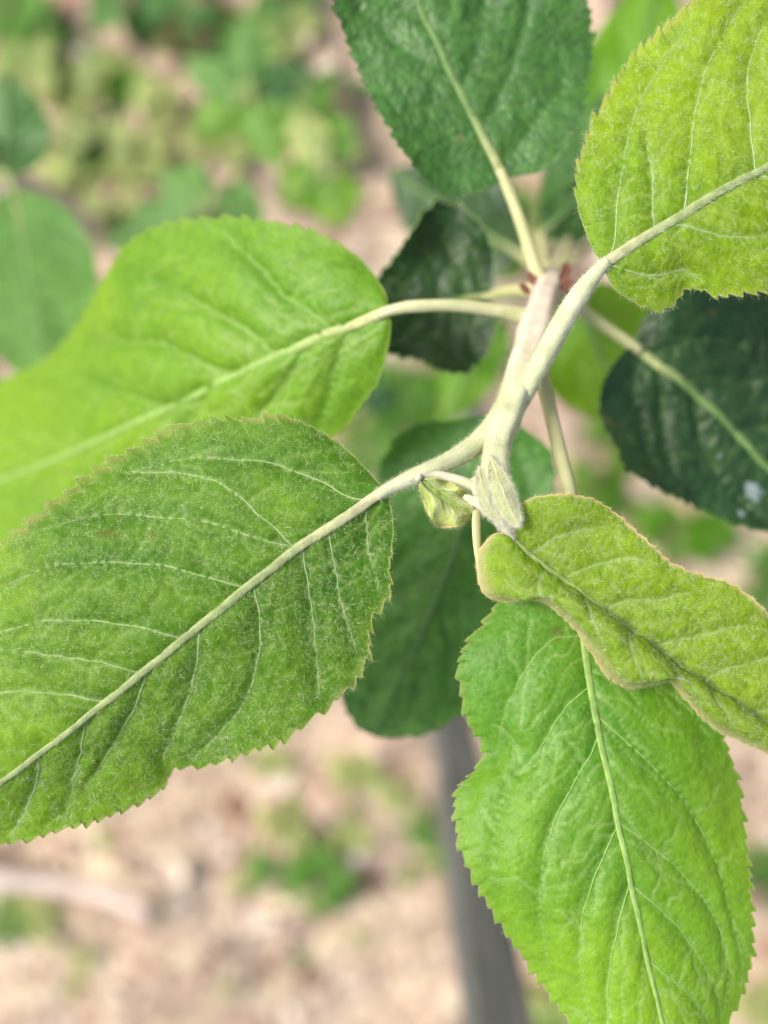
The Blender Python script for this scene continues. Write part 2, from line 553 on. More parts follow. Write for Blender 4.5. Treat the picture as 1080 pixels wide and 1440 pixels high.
    for si_, uu, vv_, k in vein_uv:
        for _ in range(max(2, minor // 8)):
            q = rs.integers(5, len(uu) - 3)
            tt = np.linspace(0, 1, 20)
            sg_ = rs.choice([-1, 1])
            du = sg_ * rs.uniform(0.03, 0.09)
            dvv = rs.uniform(-0.02, 0.22)
            fine_uv.append((si_, np.clip(uu[q] + du * tt + 0.006 * np.sin(tt * 9 + rs.uniform(0, 6)), 0, .985), np.clip(vv_[q] + dvv * tt ** 1.4, 0.02, 0.96), 9))
    for _ in range(minor):
        si_ = int(rs.integers(0, 2))
        tt = np.linspace(0, 1, 24)
        u0 = rs.uniform(0.06, 0.85)
        fine_uv.append((si_, np.clip(u0 + rs.uniform(0.05, 0.2) * tt + 0.008 * np.sin(tt * 10 + rs.uniform(0, 6)), 0, .985), tt * rs.uniform(0.25, 0.7), 9))

    def sample(A, si, uu, v):
        col = cidx + (-1 if si == 0 else 1) * np.interp(v, vg, np.arange(nv + 1))
        row = uu * (nu - 1)
        i0 = np.clip(np.floor(row).astype(int), 0, nu - 2)
        j0 = np.clip(np.floor(col).astype(int), 0, nc - 2)
        a = (row - i0)[:, None]
        b = (col - j0)[:, None]
        return (A[i0, j0] * (1 - a) * (1 - b) + A[i0 + 1, j0] * a * (1 - b) + A[i0, j0 + 1] * (1 - a) * b + A[i0 + 1, j0 + 1] * a * b)
    # relief: valleys along veins, bulges between
    flat = G.reshape(-1, 3)

    def vdist(lines):
        vp = np.concatenate([sample(G, s_, a_, b_) for s_, a_, b_, k_ in lines]).astype(np.float32)
        fl = flat.astype(np.float32)
        f2 = (fl ** 2).sum(-1)
        dmin = np.full(len(flat), 1e3, np.float32)
        cen = fl.mean(0)
        fc_, vc_ = fl - cen, vp - cen
        f2 = (fc_ ** 2).sum(-1)
        for i in range(0, len(vc_), 64):
            blk = vc_[i:i + 64]
            d2 = f2[:, None] + (blk ** 2).sum(-1)[None] - 2 * fc_ @ blk.T
            dmin = np.minimum(dmin, d2.min(1))
        return np.sqrt(np.maximum(dmin, 0)).reshape(nu, nc)
    dv = vdist(vein_uv)
    dm = vdist(fine_uv)
    vcol = np.abs(np.concatenate([-vg[::-1], vg[1:]]))[None, :]
    envu = (np.sin(np.pi * u) ** 0.4)[:, None]
    taper = np.clip((1 - vcol) / 0.25, 0.25, 1)
    drib = np.linalg.norm(G - G[:, cidx:cidx + 1], axis=-1)
    h = -valley * np.exp(-(dv / 0.0011) ** 2) * taper + puff * np.clip(dv / 0.004, 0, 1) * taper
    h = h - 0.45 * valley * np.exp(-(dm / 0.0007) ** 2) * taper
    h = h - valley * 1.3 * np.exp(-(drib / 0.0016) ** 2)
    h = h + ripple * 2 * (vnoise(G * 420, seed) - 0.5) + ripple * 3.0 * (vnoise(G * 160, seed + 3) - 0.5) + ripple * 1.3 * (vnoise(G * 900, seed + 4) - 0.5)
    # smallest cells between the veinlets
    A0 = np.linalg.norm(np.cross(G[1:, :-1] - G[:-1, :-1], G[:-1, 1:] - G[:-1, :-1]), axis=-1).ravel()
    ns = int(min(5200, A0.sum() / cell ** 2))
    si0, sj0 = np.divmod(np.searchsorted(np.cumsum(A0) / A0.sum(), (np.arange(ns) + rs.uniform(0, 1, ns)) / ns), nc - 1)
    fa, fb = rs.uniform(0, 1, (ns, 1)), rs.uniform(0, 1, (ns, 1))
    SD = G[si0, sj0] * (1 - fa) * (1 - fb) + G[si0 + 1, sj0] * fa * (1 - fb) + G[si0, sj0 + 1] * (1 - fa) * fb + G[si0 + 1, sj0 + 1] * fa * fb
    kd = KDTree(ns)
    for q_ in range(ns):
        kd.insert(SD[q_], q_)
    kd.balance()

    def cellnet(Q):
        o_ = np.empty(len(Q))
        for q_, p_ in enumerate(Q.tolist()):
            r_ = kd.find_n(p_, 2)
            o_[q_] = r_[1][2] - r_[0][2]
        return np.exp(-(o_ / (0.26 * cell)) ** 2)
    Gflat = G.copy()
    net_a = cellnet(G.reshape(-1, 3)).reshape(nu, nc) if nu >= 150 else np.zeros((nu, nc))
    h = h - dome * net_a * taper
    G = G + Nn * (h * envu)[..., None]
    Nn, sg2 = normals(G)
    va = np.clip(0.5 * np.exp(-(dv / 0.00030) ** 2) * taper + 0.55 * np.exp(-(dm / 0.00028) ** 2), 0, 1)
    tn = np.clip(tone[0] + (tone[1] - tone[0]) * u[:, None] + 0.7 * (vnoise(G * 60, seed + 12) - 0.5) + 0.28 * (np.clip(dv / 0.004, 0, 1) - 0.5), 0, 1)
    rw = np.where(np.arange(nc) < cidx, rim_w[0], rim_w[1])[None, :]
    rim = np.clip((vcol - 1 + rw) / rw, 0, 1) ** 1.3 * np.clip(vnoise(G * 250, seed + 9) * 1.6 - 0.25 + (rw > 0.05) * 0.8, 0, 1)
    fc = grid_faces(nu, nc)
    if sg2 < 0:
        fc = [f[::-1] for f in fc]
    # du x dv orientation: face order (u0v0,u0v1,u1v1,u1v0) has normal dv x du
    fc = [f[::-1] for f in fc]
    me = mesh_from('leaf', G.reshape(-1, 3), fc, mat)
    at1 = me.attributes.new('vein', 'FLOAT', 'POINT')
    at1.data.foreach_set('value', va.ravel().astype(np.float32))
    at2 = me.attributes.new('rim', 'FLOAT', 'POINT')
    at2.data.foreach_set('value', rim.ravel().astype(np.float32))
    at4 = me.attributes.new('net', 'FLOAT', 'POINT')
    at4.data.foreach_set('value', net_a.ravel().astype(np.float32))
    at3 = me.attributes.new('tone', 'FLOAT', 'POINT')
    at3.data.foreach_set('value', np.broadcast_to(tn, (nu, nc)).ravel().astype(np.float32))
    leaf = add('leaf', me, parent)
    if label:
        leaf['label'] = label
    PARENT_INV[leaf.name] = None

    def sub(name, mesh, **kw):
        o = bpy.data.objects.new(name, mesh)
        COL.objects.link(o)
        o.parent = leaf
        for k, v in kw.items():
            o[k] = v
        return o
    # midrib
    rr = rib_r[0] * (1 - u) ** 0.8 + rib_r[1]
    def smooth(Z, k):
        ker = np.hanning(k + 2)[1:-1]
        ker /= ker.sum()
        return np.stack([np.convolve(np.pad(Z[:, c_], k // 2, mode='reflect', reflect_type='odd'), ker, 'valid') for c_ in range(Z.shape[1])], -1)
    mp = smooth(G[:, cidx] + Nn[:, cidx] * (rr * 0.28)[:, None], 2 * (nu // 24) + 1)
    sel = np.unique(np.linspace(0, nu - 1, 60).astype(int))
    rj = rr[sel] * (1 + 0.10 * (vnoise(mp[sel] * 900, seed) - 0.5))
    v, n, f = tube_arrays(mp[sel], rj, 10, flat=0.38)
    rm = mesh_from('midrib', v, f, rib_mat)
    ra = rm.attributes.new('tone', 'FLOAT', 'POINT')
    ra.data.foreach_set('value', np.repeat(np.clip(u[sel] / 0.22, 0, 1), 10).astype(np.float32))
    sub('midrib', rm)
    for s, a, b, k in vein_uv:
        pts = smooth(sample(G, s, a, b), 5)
        nn = norm(sample(Nn, s, a, b))
        r = vein_r * (1.15 - 0.95 * np.linspace(0, 1, len(pts))) * (1.0 - 0.3 * k / veins)
        v, n, f = tube_arrays(pts + nn * (r * 0.55)[:, None], r, 5)
        sub('lateral_vein', mesh_from('lateral_vein', v, f, vein_mat))
    # margin rim
    for cI in (0, nc - 1):
        v, n, f = tube_arrays(G[:, cI], rim_r, 4)
        sub('margin', mesh_from('margin', v, f, rim_mat))
    if petiole is not None:
        path, r = pixpath(petiole, 40)
        off = mp[0] - path[0]
        path = path + off * np.linspace(1, 0, 40)[:, None] ** 2
        path = np.vstack([mp[[5, 2]], path])
        r = np.concatenate([[rr[5] * 0.9, rr[2]], r])
        kk = np.clip(np.arange(42) / 9.0, 0, 1)
        r = rr[0] * 1.02 * (1 - kk) + r * kk
        v, n, f = tube_arrays(path, r, 12)
        po = sub('petiole', mesh_from('petiole', v, f, pet_mat or M_PET))
        if hairs > 20000:
            cnt = 4200
            ii = rs.integers(0, len(v) - 12, cnt)
            a = rs.uniform(0, 1, cnt)[:, None]
            down_o = down('down', v[ii] * (1 - a) + v[ii + 12] * a, n[ii], norm(v[ii + 12] - v[ii]), 0.0008, hair_w, None, M_WOOL, lift=0.5)
            down_o.parent = leaf
    if hairs or vein_hairs:
        # area weighted scatter
        A = np.linalg.norm(np.cross(G[1:, :-1] - G[:-1, :-1], G[:-1, 1:] - G[:-1, :-1]), axis=-1).ravel()
        cdf = np.cumsum(A) / A.sum()
        ii = np.searchsorted(cdf, rs.uniform(0, 1, hairs))
        i, j = np.divmod(ii, nc - 1)
        a = rs.uniform(0, 1, (hairs, 1))
        b = rs.uniform(0, 1, (hairs, 1))
        P = G[i, j] * (1 - a) * (1 - b) + G[i + 1, j] * a * (1 - b) + G[i, j + 1] * (1 - a) * b + G[i + 1, j + 1] * a * b
        # tufts: thin out by noise so that the down is uneven
        keep = rs.uniform(0, 1, hairs) < 0.30 + 0.9 * vnoise(P * 330, seed + 5) * (0.5 + vnoise(P * 60, seed + 6))
        nt_ = net_a[i, j]
        keep &= rs.uniform(0, 1, hairs) < (1 - net_hair) + net_hair * 1.25 * nt_
        keep &= rs.uniform(0, 1, hairs) < np.where(j < cidx, hair_side[0], hair_side[1])
        P, i, j = P[keep], i[keep], j[keep]
        Nh = Nn[i, j]
        sd = np.where(j < cidx, -1.0, 1.0)[:, None]
        T = norm(norm(G[np.clip(i + 1, 0, nu - 1), j] - G[i, j]) * 0.5 + sd * norm(G[i, np.clip(j + 1, 0, nc - 1)] - G[i, j]) * 0.8)
        hp, hn, ht = [P], [Nh], [T]
        al = [np.full(len(P), 0.5)]
        for s, aa, bb, k in vein_uv:
            pts = sample(G, s, aa, bb)
            nn = norm(sample(Nn, s, aa, bb))
            q = rs.uniform(0, 0.97, vein_hairs) ** 1.1 * (len(pts) - 1)
            q0 = np.floor(q).astype(int)
            fr = (q - q0)[:, None]
            hp.append(pts[q0] * (1 - fr) + pts[q0 + 1] * fr + rs.normal(0, 0.00012, (vein_hairs, 3)))
            hn.append(nn[q0])
            ht.append(norm(pts[q0 + 1] - pts[q0]))
            al.append(np.full(len(q0), 2.2))
        if vein_hairs:
            nr = 4 * vein_hairs
            q = (rs.uniform(0, 0.97, nr) * (nu - 1)).astype(int)
            sdv = norm(G[q, cidx + 1] - G[q, cidx - 1])
            off = rs.uniform(-1, 1, nr)
            hp.append(mp[q] + sdv * (off * rr[q])[:, None] + Nn[q, cidx] * (rr[q] * 0.5 * np.sqrt(1 - off ** 2))[:, None])
            hn.append(Nn[q, cidx])
            ht.append(norm(mp[q + 1] - mp[q] + sdv * (off * 0.0001)[:, None]))
            al.append(np.full(nr, 1.6))
        # margin fringe
        if vein_hairs:
            for cI, s in ((0, -1), (nc - 1, 1)):
                q = rs.integers(2, nu - 2, 500)
                al.append(np.full(500, 0.7))
                hp.append(G[q, cI])
                hn.append(Nn[q, cI])
                ht.append(norm(norm(G[q, cI] - G[q, cI - s * 3]) + norm(G[q + 1, cI] - G[q - 1, cI])))
        P, Nh, T = np.concatenate(hp), norm(np.concatenate(hn)), norm(np.concatenate(ht))
        d = down('down', P, Nh, T, hair_len, hair_w, None, hair_mat or M_HAIR, along=np.concatenate(al)[:, None])
        d.parent = leaf
    return leaf


def auto_edges(b, t, w, bend=0.0, wl=1.0, wr=1.0):
    """ovate margins in pixel space for a leaf from b (px,py,d) to t with half width w px"""
    b = np.array(b, float)
    t = np.array(t, float)
    ax = t[:2] - b[:2]
    L = np.linalg.norm(ax)
    ax /= L
    nrm = np.array([-ax[1], ax[0]])
    prof = [(0.03, 0.34), (0.12, 0.70), (0.28, 0.96), (0.45, 1.0), (0.62, 0.86), (0.78, 0.58), (0.91, 0.24)]
    mid, le, ri = [], [], []
    for s in (0, 0.25, 0.5, 0.75, 1):
        c = b[:2] + ax * L * s + nrm * bend * 4 * s * (1 - s)
        mid.append((c[0], c[1], b[2] * (1 - s) + t[2] * s))
    for s, k in prof:
        c = b[:2] + ax * L * s + nrm * bend * 4 * s * (1 - s)
        le.append(tuple(c - nrm * w * k * wl))
        ri.append(tuple(c + nrm * w * k * wr))
    return mid, le, ri


# ------------------------------------------------------------------ ground
m, n, out = new_mat('soil')
co = N(n, 'ShaderNodeTexCoord').outputs['Object']
a1 = N(n, 'ShaderNodeTexNoise', Scale=9.0, Detail=6.0, Roughness=0.62)
a2 = N(n, 'ShaderNodeTexNoise', Scale=70.0, Detail=5.0, Roughness=0.65)
a3 = N(n, 'ShaderNodeTexNoise', Scale=480.0, Detail=4.0, Roughness=0.6)
for x in (a1, a2, a3):
    n.links.new(co, x.inputs['Vector'])
c = ramp(n, a1.outputs[0], [(0.32, (0.36, 0.268, 0.190)), (0.5, (0.46, 0.360, 0.262)), (0.7, (0.53, 0.438, 0.335))])
c2 = ramp(n, a2.outputs[0], [(0.34, (0.55, 0.50, 0.47)), (0.52, (1.0, 1.0, 1.0)), (0.68, (1.25, 1.28, 1.3))])
c = mixc(n, 1.0, c, c2, 'MULTIPLY')
c3 = ramp(n, a3.outputs[0], [(0.35, (0.75, 0.74, 0.72)), (0.65, (1.18, 1.18, 1.2))])
c = mixc(n, 1.0, c, c3, 'MULTIPLY')
p = N(n, 'ShaderNodeBsdfPrincipled', Roughness=0.9)
p.inputs['Specular IOR Level'].default_value = 0.15
n.links.new(c, p.inputs['Base Color'])
bb = N(n, 'ShaderNodeBump', Strength=0.8, Distance=0.004)
n.links.new(a2.outputs[0], bb.inputs['Height'])
n.links.new(bb.outputs[0], p.inputs['Normal'])
n.links.new(p.outputs[0], out.inputs[0])
M_SOIL = m


def ground_height(xy):
    xy = np.asarray(xy, float)
    q = np.stack([xy[..., 0], xy[..., 1], 0 * xy[..., 0]], -1)
    r = np.linalg.norm(xy, axis=-1)
    k = np.clip(1.6 - r, 0.15, 1)
    return ((vnoise(q * 5, 1) - 0.5) * 0.03 + (vnoise(q * 22, 2) - 0.5) * 0.014 + (vnoise(q * 70, 3) - 0.5) * 0.006) * k


ax = np.concatenate([-np.geomspace(120, 1.05, 26), np.linspace(-1.0, 1.0, 230), np.geomspace(1.05, 120, 26)])
gx, gy = np.meshgrid(ax, ax, indexing='ij')
gz = ground_height(np.stack([gx, gy], -1))
gv = np.stack([gx, gy, gz], -1).reshape(-1, 3)
gf = [f[::-1] for f in grid_faces(len(ax), len(ax))]
gf = [f[::-1] for f in gf]
gm = mesh_from('ground', gv, gf, M_SOIL)
if gm.polygons[len(gm.polygons) // 2].normal.z < 0:
    gm.flip_normals()
add('ground', gm, None, kind='structure')


def on_ground(px, py):
    g = ground_at(np.array(float(px)), np.array(float(py)))
    return Vector((g[0], g[1], float(ground_height(g[:2]))))


# soil crumbs and straw, nobody could count them
def scatter_stuff(name, count, mat, size, flatten, long_, label):
    x = rng.uniform(-0.75, 0.75, count)
    y = rng.uniform(-1.05, 0.6, count)
    s = size * rng.lognormal(0, 0.45, count)
    z = ground_height(np.stack([x, y], -1))
    base = np.array([(1, 0, 0), (-1, 0, 0), (0, 1, 0), (0, -1, 0), (0, 0, 1), (0, 0, -1)], float)
    F = [(0, 2, 4), (2, 1, 4), (1, 3, 4), (3, 0, 4), (2, 0, 5), (1, 2, 5), (3, 1, 5), (0, 3, 5)]
    ang = rng.uniform(0, 2 * np.pi, count)
    V = np.repeat(base[None], count, 0) * rng.uniform(0.6, 1.3, (count, 6, 1))
    V = V * np.array([long_, 1.0, flatten])
    V = V * s[:, None, None]
    ca, sa = np.cos(ang)[:, None], np.sin(ang)[:, None]
    X = V[..., 0] * ca - V[..., 1] * sa + x[:, None]
    Y = V[..., 0] * sa + V[..., 1] * ca + y[:, None]
    tl = rng.normal(0, 0.15, (count, 1))
    Z = V[..., 2] + V[..., 0] * tl + (z + s * flatten * 0.45)[:, None]
    V = np.stack([X, Y, Z], -1).reshape(-1, 3)
    faces = [tuple(6 * i + k for k in f) for i in range(count) for f in F]
    add(name, mesh_from(name, V, faces, mat, False), None, kind='stuff', label=label, category='litter' if 'straw' in name else 'soil')


M_CRUMB = plain_material('crumb', (0.34, 0.23, 0.17), (0.52, 0.40, 0.32), 40, 0.9, 0.3)
M_STRAW = plain_material('straw', (0.46, 0.36, 0.22), (0.62, 0.52, 0.36), 30, 0.8, 0.2)
M_CHIP = plain_material('chip', (0.20, 0.115, 0.08), (0.34, 0.21, 0.15), 30, 0.8, 0.2)
scatter_stuff('soil_crumbs', 9000, M_CRUMB, 0.0042, 0.7, 1.2, 'loose reddish brown soil crumbs covering the ground')
scatter_stuff('straw_litter', 2600, M_STRAW, 0.0032, 0.25, 4.0, 'pale dry straw bits strewn over the soil')
scatter_stuff('bark_litter', 1500, M_CHIP, 0.0040, 0.35, 2.6, 'dark brown bark and leaf crumbs on the soil')

# ------------------------------------------------------------------ grey stake
M_STAKE = plain_material('weathered_grey_wood', (0.060, 0.069, 0.067), (0.118, 0.128, 0.122), 60, 0.7, 0.4, 0.0008, stretch=(3, 3, 0.25), detail=6)
b0 = on_ground(612, 925)
st = bpy.data.meshes.new('grey_stake')
hw, hh, top = 0.0138, 0.011, 0.52
ring = [(-hw, -hh), (hw, -hh), (hw, hh), (-hw, hh)]
pr = []
bev = 0.0025
for (x, y) in ring:
    sx, sy = (1 if x > 0 else -1), (1 if y > 0 else -1)
    pr += ([(x - sx * bev, y), (x, y - sy * bev)] if sx * sy > 0 else [(x, y - sy * bev), (x - sx * bev, y)])
c0 = [math.atan2(y, x) for x, y in pr]
pr = [p for _, p in sorted(zip(c0, pr))]
vv, ff = [], []
zs = list(np.linspace(-0.06, top, 30)) + [top + 0.006]
for k, z in enumerate(zs):
    sc = 0.8 if k == len(zs) - 1 else 1.0
    for x, y in pr:
        w = 1 + 0.05 * math.sin(z * 21 + x * 300)
        vv.append((x * sc * w + 0.002 * math.sin(z * 9), y * sc * w, z))
ff = grid_faces(len(zs), 8, True) + [tuple(range((len(zs) - 1) * 8, len(zs) * 8)), tuple(range(8))[::-1]]
stake = add('grey_stake', mesh_from('grey_stake', vv, ff, M_STAKE, False), None,
            label='square grey weathered garden stake driven upright into the soil', category='stake')
stake.location = b0
stake.rotation_euler = (0, math.radians(1.4), math.radians(-8))

# ------------------------------------------------------------------ the apple sapling in front
root = on_ground(778, 380)
sap = thing('apple_sapling', root, 'young apple shoot with downy pale stem and large serrated green leaves', 'sapling')

stem_pts = [(708, 716, 0.1702, 10), (704, 700, 0.1700, 17), (698, 678, 0.1708, 22), (697, 648, 0.1738, 20), (703, 612, 0.1775, 20), (718, 570, 0.182, 22), (738, 512, 0.188, 24),
            (754, 458, 0.196, 23), (765, 420, 0.203, 21), (772, 398, 0.213, 20)]
stem_pts = [(a_, b_, c_, d_ * 0.92) for a_, b_, c_, d_ in stem_pts]
path, r = pixpath(stem_pts, 60)
rp = np.array(root)
low = path[-1]
tl = np.linspace(0, 1, 40)[1:, None]
lowp = low * (1 - tl) + (rp - np.array([0, 0, 0.03])) * tl
lowp[:, 0] += 0.004 * np.sin(tl[:, 0] * 5) * (1 - tl[:, 0]) * 0.6
# the upper, downy part of the axis and the older, smoother part below the ring of scars
stem_path = np.vstack([path, lowp])
stem_r = np.concatenate([r, np.linspace(r[-1], 0.0055, len(lowp))])
ar_ = np.arange(len(stem_r))
stem_r = stem_r * (1 + 0.14 * np.exp(-((ar_ - 22) / 3.0) ** 2) + 0.16 * np.exp(-((ar_ - 47) / 2.5) ** 2) + 0.20 * np.exp(-((ar_ - 58) / 1.5) ** 2))
v, nn_, f = tube_arrays(stem_path, stem_r, 36)
th = np.tile(np.arange(36) * 2 * np.pi / 36, len(stem_path))
along = np.repeat(np.arange(len(stem_path)), 36)
v = v + nn_ * (np.repeat(stem_r, 36) * (0.055 * np.cos(5 * th + along * 0.03) + 0.10 * (vnoise(v * 260, 4) - 0.5)))[:, None]
sm_ = mesh_from('stem', v, f, M_AXIS)
ag = sm_.attributes.new('tone', 'FLOAT', 'POINT')
ag.data.foreach_set('value', np.clip((along - 26) / 20.0, 0, 1).astype(np.float32))
stem_o = add('stem', sm_, sap)
cnt = 11000
ii = (36 * 52 * rng.uniform(0, 1, cnt) ** 1.7).astype(int)
a_ = rng.uniform(0, 1, cnt)[:, None]
dn = down('down', v[ii] * (1 - a_) + v[ii + 36] * a_, nn_[ii], norm(v[ii] - v[ii + 36]), 0.0008, 0.000016, None, M_WOOL, lift=0.4)
dn.parent = stem_o


def leaf_blade_scale(name, px, py, d, ang, L, wd, mat, parent, up=0.5):
    """a small pointed bud scale or stipule as a thick folded blade"""
    base = at(np.array(float(px)), np.array(float(py)), np.array(float(d)))
    rt = ray(540.0, 720.0)
    X = np.array([1.0, 0, 0])
    Y = np.array([0, CT, ST])
    Z = np.cross(X, Y)
    dr = X * math.cos(ang) + Y * math.sin(ang)
    sd = np.cross(Z, dr)
    V = []
    nseg = 9
    for k in range(nseg):
        s = k / (nseg - 1)
        w = wd * (math.sin(math.pi * (0.12 + 0.86 * s)) ** 0.8)
        c = base + dr * L * s + Z * (L * up * s * s)
        for j, (q, lift) in enumerate(((-1, 0.5), (-0.5, 0.12), (0, 0.0), (0.5, 0.12), (1, 0.5))):
            V.append(c + sd * w * q + Z * w * lift)
        for j, (q, lift) in enumerate(((1, 0.5), (0.5, 0.12), (0, 0), (-0.5, 0.12), (-1, 0.5))):
            V.append(c + sd * w * q * 0.96 + Z * (w * lift - 0.0004))
    F = grid_faces(nseg, 10, True) + [tuple(range(10))[::-1], tuple(range((nseg - 1) * 10, nseg * 10))]
    return add(name, mesh_from(name, np.array(V), F, mat), parent)


for (px, py, ang, L_, w) in ((744, 412, 2.4, 0.0024, 0.0007), (751, 400, 2.0, 0.0026, 0.0007), (788, 394, 0.9, 0.0028, 0.0010), (793, 388, 1.3, 0.0026, 0.0010),
                             (788, 404, 0.2, 0.0028, 0.0012)):
    leaf_blade_scale('bud_scale', px, py, 0.206, ang, L_, w, M_SCALE, sap, 0.15)
# a red bud in the axil and its scar ridge
bp, br = pixpath([(787, 397, .208, 3), (791, 390, .2075, 5), (795, 383, .2075, 4), (797, 376, .208, 1.5)], 14)
tube('axillary_bud', bp, br, M_SCALE, sap, 10)

# --- A: big downy leaf, lower left
build_leaf(sap,
    mid=[(541, 690, .1710), (470, 738, .1712), (400, 785, .1714), (260, 898, .1716), (130, 1003, .1716), (0, 1100, .1716), (-110, 1168, .172), (-200, 1210, .173)],
    left=[(522, 668), (490, 636), (440, 604), (395, 590), (330, 596), (262, 600), (205, 628), (130, 672), (55, 728), (0, 772), (-70, 840), (-130, 930), (-180, 1060)],
    right=[(549, 712), (553, 745), (546, 795), (546, 832), (520, 870), (513, 925), (485, 970), (440, 1006), (398, 1037), (345, 1056), (290, 1074), (245, 1080), (222, 1112), (150, 1146), (80, 1166), (30, 1180), (-30, 1190), (-110, 1206)],
    mat=M_DOWNY, vein_mat=M_VEIN, rib_mat=M_RIB, rim_mat=M_RIM,
    petiole=[(541, 690, .1710, 9), (575, 674, .1718, 12), (625, 652, .1742, 13), (660, 632, .1770, 15), (690, 606, .1800, 17), (712, 574, .1845, 17)], pet_mat=M_AXIS,
    nu=330, nv=72, teeth=44, tooth=0.0013, bow=(-0.0024, 0.0010), fold=(0.0045, 0.0085), wave=(0.0016, 3.2, 0.1), rib_r=(0.00062, 0.00024),
    veins=9, vshift=(0.36, 0.30), vpow=1.30, vein_r=0.00012, hairs=52000, hair_len=0.00105, hair_w=0.0000165, vein_hairs=330, vein_px=[[(400, 771), (333, 746), (272, 731), (222, 726), (167, 721), (111, 729), (72, 741), (33, 760)], [(331, 829), (289, 810), (239, 796), (167, 791), (100, 792), (56, 799), (17, 818)], [(239, 893), (189, 881), (139, 874), (83, 872), (33, 879), (-11, 893)], [(494, 704), (456, 677), (411, 663), (383, 649), (333, 646), (289, 643)], [(133, 982), (72, 976), (28, 972), (-22, 978)], [(408, 760), (367, 727), (317, 682), (261, 666), (211, 663)], [(183, 943), (139, 931), (83, 924), (33, 916)], [(358, 827), (364, 854), (367, 893), (364, 932), (350, 977), (328, 1010), (311, 1032)], [(431, 793), (436, 838), (442, 877), (444, 916), (449, 943)], [(464, 766), (472, 799), (478, 838), (489, 877)], [(283, 888), (278, 927), (267, 977), (244, 1032), (228, 1077)], [(514, 716), (517, 743), (519, 782)], [(208, 949), (189, 999), (161, 1049), (133, 1093)], [(117, 1021), (114, 1060), (100, 1110)], [(56, 1066), (50, 1104), (33, 1149)]], tone=(-0.2, 1.15), ripple=0.00016, dome=0.00007, valley=0.00032, hair_side=(0.7, 1.0), minor=40, seed=1,
    label='large downy green leaf with cream midrib')

# --- B: yellow-green downy leaf, upper right
build_leaf(sap,
    mid=[(848, 372, .1720), (900, 338, .1718), (960, 302, .1718), (1020, 265, .1720), (1080, 234, .1722), (1180, 168, .173), (1300, 95, .175)],
    left=[(836, 352), (824, 325), (813, 285), (815, 235), (833, 182), (858, 132), (890, 84), (930, 45), (975, 4), (1030, -40), (1110, -80), (1220, -40)],
    right=[(856, 392), (872, 412), (895, 424), (920, 433), (944, 427), (962, 404), (985, 405), (1010, 413), (1040, 409), (1072, 406), (1120, 392), (1200, 320), (1270, 200)],
    mat=M_DOWNYY, vein_mat=M_VEIN, rib_mat=M_RIB, rim_mat=M_RIM,
    petiole=[(848, 372, .1720, 12), (824, 402, .1735, 14), (795, 446, .1765, 15), (768, 496, .1802, 15), (750, 530, .1822, 14), (733, 566, .1840, 11), (714, 606, .1850, 7)], pet_mat=M_AXIS,
    nu=300, nv=66, teeth=36, tooth=0.0010, bow=(-0.0012, -0.0006), fold=(0.0040, 0.0050), wave=(0.0016, 2.6, 0.4), rib_r=(0.00064, 0.00026),
    veins=8, vshift=(0.26, 0.34), vpow=1.3, vein_r=0.00013, valley=0.00035, hairs=24000, hair_len=0.0010, hair_w=0.0000165, ripple=0.00016, dome=0.00007, vein_hairs=300, vein_px=[[(865, 347), (867, 304), (872, 262), (881, 208), (891, 169), (904, 134), (926, 99)], [(966, 283), (969, 243), (974, 192), (980, 144), (990, 105), (1009, 64), (1032, 26), (1041, 13)], [(1060, 230), (1059, 192), (1056, 160), (1051, 131), (1057, 80), (1076, 32)], [(920, 310), (919, 281), (917, 243), (913, 217)], [(1127, 192), (1124, 144), (1137, 80)], [(948, 315), (977, 321), (1009, 331), (1041, 334), (1079, 332)], [(881, 380), (904, 387), (933, 387), (958, 380)], [(1067, 243), (1099, 256), (1143, 265)]], tone=(0.1, 0.9), minor=40, seed=2,
    label='yellow green downy leaf with tan midrib')

# --- C: curled young leaf over the lower right leaf
build_leaf(sap,
    mid=[(716, 752, .1680), (745, 778, .1688), (800, 818, .1702), (870, 868, .1712), (950, 925, .1722), (1040, 988, .174), (1110, 1030, .176), (1200, 1070, .179)],
    left=[(722, 722, -.0005), (745, 703, -.0012), (790, 697, -.0020), (835, 706, -.0022), (872, 730, -.0022), (910, 762, -.0018), (945, 793, -.0016), (985, 812, -.002), (1025, 822, -.002), (1060, 846, -.001), (1110, 900), (1160, 980)],
    right=[(694, 752, 0.0), (674, 775, .0005), (671, 800, .0008), (682, 835, .0008), (715, 846, .0004), (755, 843, -.0004), (795, 868, -.001), (828, 908, -.001), (855, 950, -.0008), (885, 967, -.0005), (915, 962, -.0008), (942, 957, -.001), (968, 985, -.001), (1005, 1022, 0), (1060, 1048, .001), (1120, 1072, .001)],
    mat=M_CURL, vein_mat=M_VEIN, rib_mat=M_RIBC, rim_mat=M_RIMO,
    petiole=[(716, 752, .1680, 9), (712, 738, .1684, 12), (706, 716, .1690, 16), (700, 690, .1698, 20)], pet_mat=M_BUD,
    nu=300, nv=60, teeth=46, tooth=0.0004, bow=(0.0010, -0.0044), fold=(0.0, 0.0), wave=(0.0007, 4.0, 0.2), rib_r=(0.00028, 0.00012), rim_w=(0.05, 0.22), valley=0.0003, puff=0.0003, ripple=0.00014, dome=0.00006,
    veins=6, vshift=(0.20, 0.20), vpow=1.2, vein_r=0.00006, hairs=26000, hair_len=0.0010, hair_w=0.000016, vein_hairs=120, rim_r=0.00010, roll=(0.0015, 0.0060), tone=(0.2, 0.5), seed=3,
    label='narrow curled young leaf with rolled orange margin')

